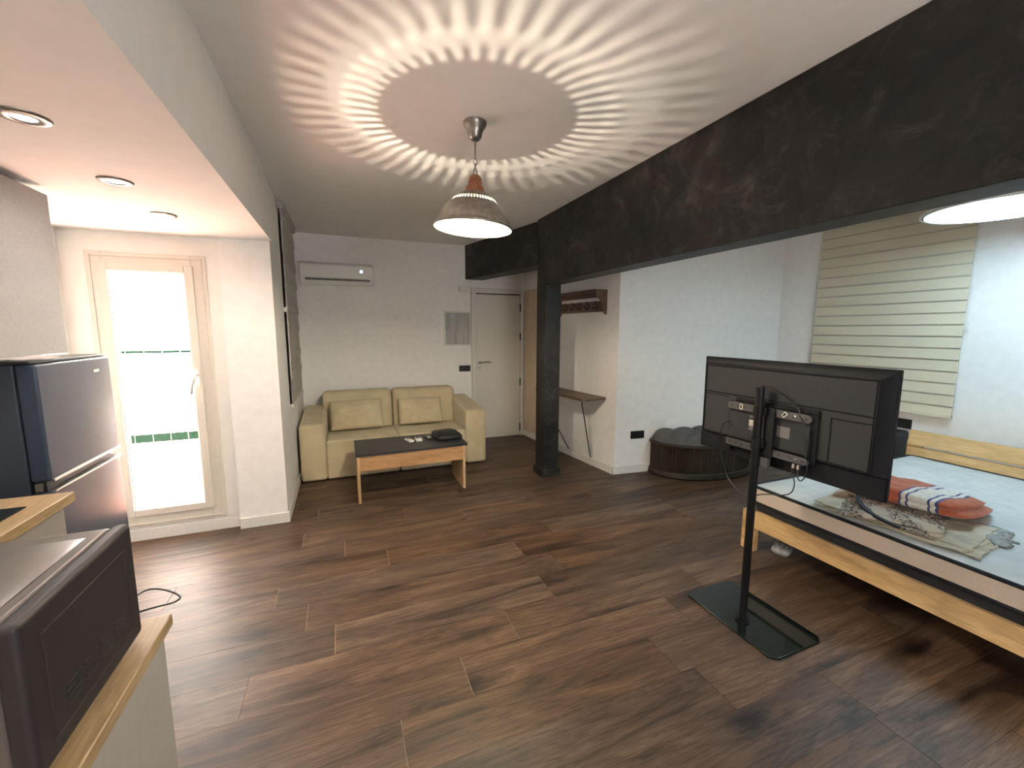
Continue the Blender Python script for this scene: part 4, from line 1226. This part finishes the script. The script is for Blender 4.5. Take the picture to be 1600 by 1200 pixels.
cable('black looped cable plugged into bottom edge of the television', [(1.938, 1.225, 0.968), (1.938, 1.215, 0.93), (1.938, 1.222, 0.885), (1.938, 1.240, 0.858), (1.94, 1.256, 0.872), (1.945, 1.262, 0.905)])
cable('black cable running from television bottom sockets back to the pole', [(1.945, 1.285, 0.905), (1.941, 1.284, 0.88), (1.940, 1.270, 0.85), (1.940, 1.268, 0.82), (1.938, 1.28, 0.785), (1.935, 1.32, 0.76), (1.93, 1.375, 0.745), (1.925, 1.425, 0.725), (1.925, 1.438, 0.715)])
for y in (1.285, 1.262):
    o = MB().box(1.944, 1.957, y - 0.006, y + 0.006, 0.903, 0.925).build('cable_plug', 'steel', None, bevel=0.002)
    tag(o, 'silver tipped plug in the television bottom socket, ' + ('nearer the pole' if y > 1.27 else 'farther from the pole'), 'plug', 'television plugs')

# ================================================================== BED
BXF, BXH = 2.612, 4.60
BY0, BY1 = 0.575, 2.055
t = thing('bed', 'light pine double bed frame with slatted headboard', 'bed', (3.6, 1.31, 0))
for (y0, y1) in ((BY1 - 0.10, BY1), (BY0, BY0 + 0.10)):
    box(BXF + 0.005, BXF + 0.05, y0, y1, 0, 0.285).build('leg', 'pine', t, bevel=0.004)
    box(BXH - 0.02, BXH + 0.03, y0, y1, 0, 0.60).build('leg', 'pine', t, bevel=0.004)
box(BXF, BXF + 0.026, BY0 + 0.10, BY1 - 0.10, 0.177, 0.302).build('foot_rail', 'pine', t, bevel=0.003)
for y in (BY0 + 0.02, BY1 - 0.046):
    o = box(BXF + 0.05, BXH - 0.02, y, y + 0.026, 0.16, 0.285).build('side_rail', 'pine', t, bevel=0.003)
for (z0, z1, tx) in ((0.568, 0.692, 0.0), (0.43, 0.552, -0.006)):
    MB().hexa([(BXH - 0.045 + tx, BY0 - 0.01, z0), (BXH - 0.022 + tx, BY0 - 0.01, z0), (BXH - 0.022 + tx, BY1 - 0.015, z0), (BXH - 0.045 + tx, BY1 - 0.015, z0), (BXH - 0.028 + tx, BY0 - 0.01, z1), (BXH - 0.005 + tx, BY0 - 0.01, z1), (BXH - 0.005 + tx, BY1 - 0.015, z1), (BXH - 0.028 + tx, BY1 - 0.015, z1)]).build('headboard_plank', 'pine', t, bevel=0.003)
for k in range(14):
    x = BXF + 0.10 + k * 0.138
    box(x, x + 0.08, BY0 + 0.046, BY1 - 0.046, 0.285, 0.302).build('slat', 'pine', t)

t = thing('mattress', 'white quilted mattress with beige sides and black piping', 'mattress', (3.58, 1.31, 0.303))
MX_0, MX_1, MY_0, MY_1 = 2.625, 4.535, 0.62, 2.005
def rrect(x0, x1, y0, y1, r, n=5):
    out = []
    for (cx, cy, a0) in ((x1 - r, y0 + r, -PI / 2), (x1 - r, y1 - r, 0), (x0 + r, y1 - r, PI / 2), (x0 + r, y0 + r, PI)):
        for k in range(n + 1):
            a = a0 + PI / 2 * k / n
            out.append((cx + r * math.cos(a), cy + r * math.sin(a)))
    return out
MB().prism(rrect(MX_0 + 0.01, MX_1 - 0.01, MY_0 + 0.01, MY_1 - 0.01, 0.05), 0.303, 0.362).build('bottom_band', 'dark', t)
MB().prism(rrect(MX_0, MX_1, MY_0, MY_1, 0.05), 0.362, 0.470).build('side_panel', 'mside', t)
nx, ny = 60, 44
vs, fs = [], []
for i in range(nx + 1):
    for j in range(ny + 1):
        x = MX_0 + (MX_1 - MX_0) * i / nx
        y = MY_0 + (MY_1 - MY_0) * j / ny
        e = min(i, nx - i) * (MX_1 - MX_0) / nx
        e2 = min(j, ny - j) * (MY_1 - MY_0) / ny
        q = min(1.0, min(e, e2) / 0.09)
        vs.append((x, y, 0.468 + 0.020 * math.sqrt(q) + 0.004 * noise.noise(Vector((x * 6, y * 6, 1)))))
for i in range(nx):
    for j in range(ny):
        fs.append((i * (ny + 1) + j, (i + 1) * (ny + 1) + j, (i + 1) * (ny + 1) + j + 1, i * (ny + 1) + j + 1))
MB().add(vs, fs).build('quilted_top', 'quilt', t, smooth=True)
for z, r in ((0.472, 0.010), (0.362, 0.009)):
    pp = rrect(MX_0 - 0.003, MX_1 + 0.003, MY_0 - 0.003, MY_1 + 0.003, 0.052)
    MB().tube([(q[0], q[1], z) for q in pp], r, 8, closed=True).build('piping', 'piping', t, smooth=True)

# textiles on the bed
def cloth_layer(mb, cx, cy, z, rz, lx, ly, th, amp, seed, ragged=0.012, n=26):
    """one layer of folded cloth: a thin wavy sheet with uneven edges"""
    c, sn = math.cos(rz), math.sin(rz)
    vs, fs = [], []
    for top in (1, 0):
        for i in range(n + 1):
            for j in range(n + 1):
                u, v = -0.5 + i / n, -0.5 + j / n
                x = u * lx + ragged * 2 * u * noise.noise(Vector((v * 7, seed, 0.3)))  + ragged * (abs(u) > 0.49) * noise.noise(Vector((v * 23, seed, 4)))
                y = v * ly + ragged * 2 * v * noise.noise(Vector((u * 7, seed, 7.7))) + ragged * (abs(v) > 0.49) * noise.noise(Vector((u * 23, seed, 9)))
                f = amp * (0.6 + 0.9 * noise.noise(Vector((u * 3.1, v * 3.1, seed))) + 0.5 * noise.noise(Vector((u * 8, v * 6, seed + 3))))
                e = min(0.5 - abs(u), 0.5 - abs(v)) * 2
                f = max(0.0, f) * min(1.0, e * 5)
                vs.append((cx + c * x - sn * y, cy + sn * x + c * y, z + f + (th if top else 0)))
    m = (n + 1) * (n + 1)
    for i in range(n):
        for j in range(n):
            a, b, d, e = i * (n + 1) + j, (i + 1) * (n + 1) + j, (i + 1) * (n + 1) + j + 1, i * (n + 1) + j + 1
            fs.append((a, b, d, e))
            fs.append((m + e, m + d, m + b, m + a))
    for k in range(n):
        for (a, b) in ((k, k + 1), (n * (n + 1) + k + 1, n * (n + 1) + k), ((k + 1) * (n + 1), k * (n + 1)), (k * (n + 1) + n, (k + 1) * (n + 1) + n)):
            fs.append((a, b, m + b, m + a))
    mb.add(vs, fs)
    return mb
t = thing('folded_sheet', 'pale olive folded sheet with lace edge at bottom of pile on the bed', 'sheet', (2.9, 1.27, 0.494))
for k, (cx, cy, rz, lx, ly) in enumerate(((2.905, 1.265, 0.10, 0.47, 0.70), (2.90, 1.285, 0.02, 0.45, 0.68), (2.90, 1.27, 0.14, 0.43, 0.62))):
    cloth_layer(MB(), cx, cy, 0.4945 + k * 0.008, rz, lx, ly, 0.006, 0.004 + 0.002 * k, 3.0 + k * 5).build('fold', 'linen', t, smooth=False)
cloth_layer(MB(), 3.06, 1.02, 0.4945, 0.35, 0.26, 0.20, 0.010, 0.014, 21.0, 0.05).build('lace_edge', 'lace', t, smooth=True)
t = thing('patterned_throw', 'beige throw with dark floral print and black border under orange blanket', 'throw', (2.83, 1.33, 0.52))
for k, (cx, cy, rz, lx, ly) in enumerate(((2.80, 1.29, 0.35, 0.36, 0.42), (2.815, 1.275, 0.50, 0.34, 0.36))):
    cloth_layer(MB(), cx, cy, 0.523 + k * 0.011, rz, lx, ly, 0.008, 0.006 + 0.010 * k, 11.0 + k * 7, 0.02).build('fold', 'printc', t, smooth=True)
pts = [(2.90, 1.50, 0.560), (2.80, 1.452, 0.566), (2.71, 1.385, 0.564), (2.648, 1.30, 0.556), (2.628, 1.225, 0.548), (2.632, 1.165, 0.540)]
mb = MB()
sp_ = smooth_path(pts)
vs, fs = [], []
for i, q in enumerate(sp_):
    d = (sp_[min(i + 1, len(sp_) - 1)] - sp_[max(i - 1, 0)])
    d.z = 0
    d.normalize()
    w = Vector((-d.y, d.x, 0)) * 0.011
    for sg, dz in ((-1, -0.006), (1, -0.006), (1, 0.004), (-1, 0.004)):
        vs.append(q + w * sg + Vector((0, 0, dz)))
for i in range(len(sp_) - 1):
    for j in range(4):
        fs.append((i * 4 + j, i * 4 + (j + 1) % 4, (i + 1) * 4 + (j + 1) % 4, (i + 1) * 4 + j))
fs += [(3, 2, 1, 0), tuple(range(len(vs) - 4, len(vs)))]
mb.add(vs, fs).build('border_band', 'piping', t, smooth=False)
t = thing('orange_blanket', 'folded orange wool blanket with white and navy stripes on the bed', 'blanket', (3.10, 1.36, 0.54))
def blanket_layer(xf, lx, ly, h, seed, wr):
    return soft_slab(xf, lx, ly, h, 40, 3.2, wr, 2.2, seed, True)
o = blanket_layer(XF((3.15, 1.37, 0.528), 0.14, 0, 0.13), 0.56, 0.64, 0.065, 1.0, 0.010).build('lower_fold', 'orange', t, smooth=True)
o = blanket_layer(XF((3.11, 1.37, 0.572), 0.05, 0, 0.11), 0.47, 0.59, 0.07, 4.0, 0.014).build('upper_fold', 'orange', t, smooth=True)

# things around the bed
t = thing('bedside_chest', 'dark framed brown leather chest beside the headboard, behind television', 'chest', (4.55, 2.3, 0))
box(4.42, 4.72, 2.10, 2.52, 0.02, 0.655).build('body', 'black', t, bevel=0.03, seg=4)
box(4.412, 4.422, 2.125, 2.495, 0.05, 0.63).build('front_panel', 'brown', t, bevel=0.004)
for (x, y) in ((4.45, 2.14), (4.45, 2.48), (4.69, 2.14), (4.69, 2.48)):
    MB().cyl((x, y, 0), (x, y, 0.03), 0.018, 10).build('foot', 'black', t)
o = soft_slab(XF((2.80, 1.87, 0.0), 0.4), 0.16, 0.12, 0.075, 18, 2.4, 0.03, 5.0, 12.0, True).build('plastic_wrap', 'plasticbag', None, smooth=True)
tag(o, 'crumpled clear plastic wrap on floor under the bed', 'plastic wrap')

# bedroom ceiling lamp
LC = (3.852, 1.385)
t = thing('disc_lamp', 'large round cool white LED disc ceiling lamp over the bed', 'lamp', (LC[0], LC[1], CZ))
LZ = 2.30
MB().lathe([(0.0005, LZ + 0.045), (0.30, LZ + 0.045), (0.375, LZ + 0.03), (0.392, LZ + 0.012), (0.392, LZ), (0.378, LZ - 0.002)], (LC[0], LC[1]), 64).build('housing', 'white', t, smooth=True)
MB().lathe([(0.3785, LZ - 0.0015), (0.3725, LZ - 0.003), (0.367, LZ - 0.0015)], (LC[0], LC[1]), 64).build('trim_ring', 'arm', t, smooth=True)
MB().lathe([(0.0005, LZ - 0.010), (0.30, LZ - 0.008), (0.367, LZ - 0.0015)], (LC[0], LC[1]), 64).build('diffuser', 'led', t, smooth=True)
MB().cyl((LC[0], LC[1], LZ + 0.04), (LC[0], LC[1], CZ - 0.03), 0.012, 12).build('stem', 'white', t)
MB().lathe([(0.0005, CZ - 0.035), (0.05, CZ - 0.032), (0.06, CZ)], (LC[0], LC[1]), 24).build('canopy', 'white', t, smooth=True)

# striped blind
t = thing('zebra_blind', 'cream day and night striped blind over the bedroom window', 'blind', (XR - 0.05, 2.42, 0.80))
ZY0, ZY1 = 1.83, 3.03
box(XR - 0.085, XR - 0.022, ZY0, ZY1, 2.57, 2.65).build('cassette', 'white', t, bevel=0.005)
z = 2.57
while z > 0.90:
    z1 = max(0.845, z - 0.084)
    MB().hexa([(XR - 0.048, ZY0 + 0.01, z1), (XR - 0.0455, ZY0 + 0.01, z1), (XR - 0.0455, ZY1 - 0.01, z1), (XR - 0.048, ZY1 - 0.01, z1), (XR - 0.040, ZY0 + 0.01, z), (XR - 0.0375, ZY0 + 0.01, z), (XR - 0.0375, ZY1 - 0.01, z), (XR - 0.040, ZY1 - 0.01, z)]).build('band', 'blind', t)
    z -= 0.098
box(XR - 0.036, XR - 0.035, ZY0 + 0.01, ZY1 - 0.01, 0.845, 2.57).build('sheer_layer', 'sheer', t)
box(XR - 0.052, XR - 0.030, ZY0 + 0.005, ZY1 - 0.005, 0.815, 0.845).build('bottom_bar', 'blind', t, bevel=0.003)
MB().tube([(XR - 0.05, ZY0 - 0.012, 2.57), (XR - 0.05, ZY0 - 0.014, 1.62)], 0.002, 6).build('bead_chain', 'white', t)
MB().cyl((XR - 0.05, ZY0 - 0.014, 1.56), (XR - 0.05, ZY0 - 0.014, 1.62), 0.008, 10).build('chain_weight', 'white', t)
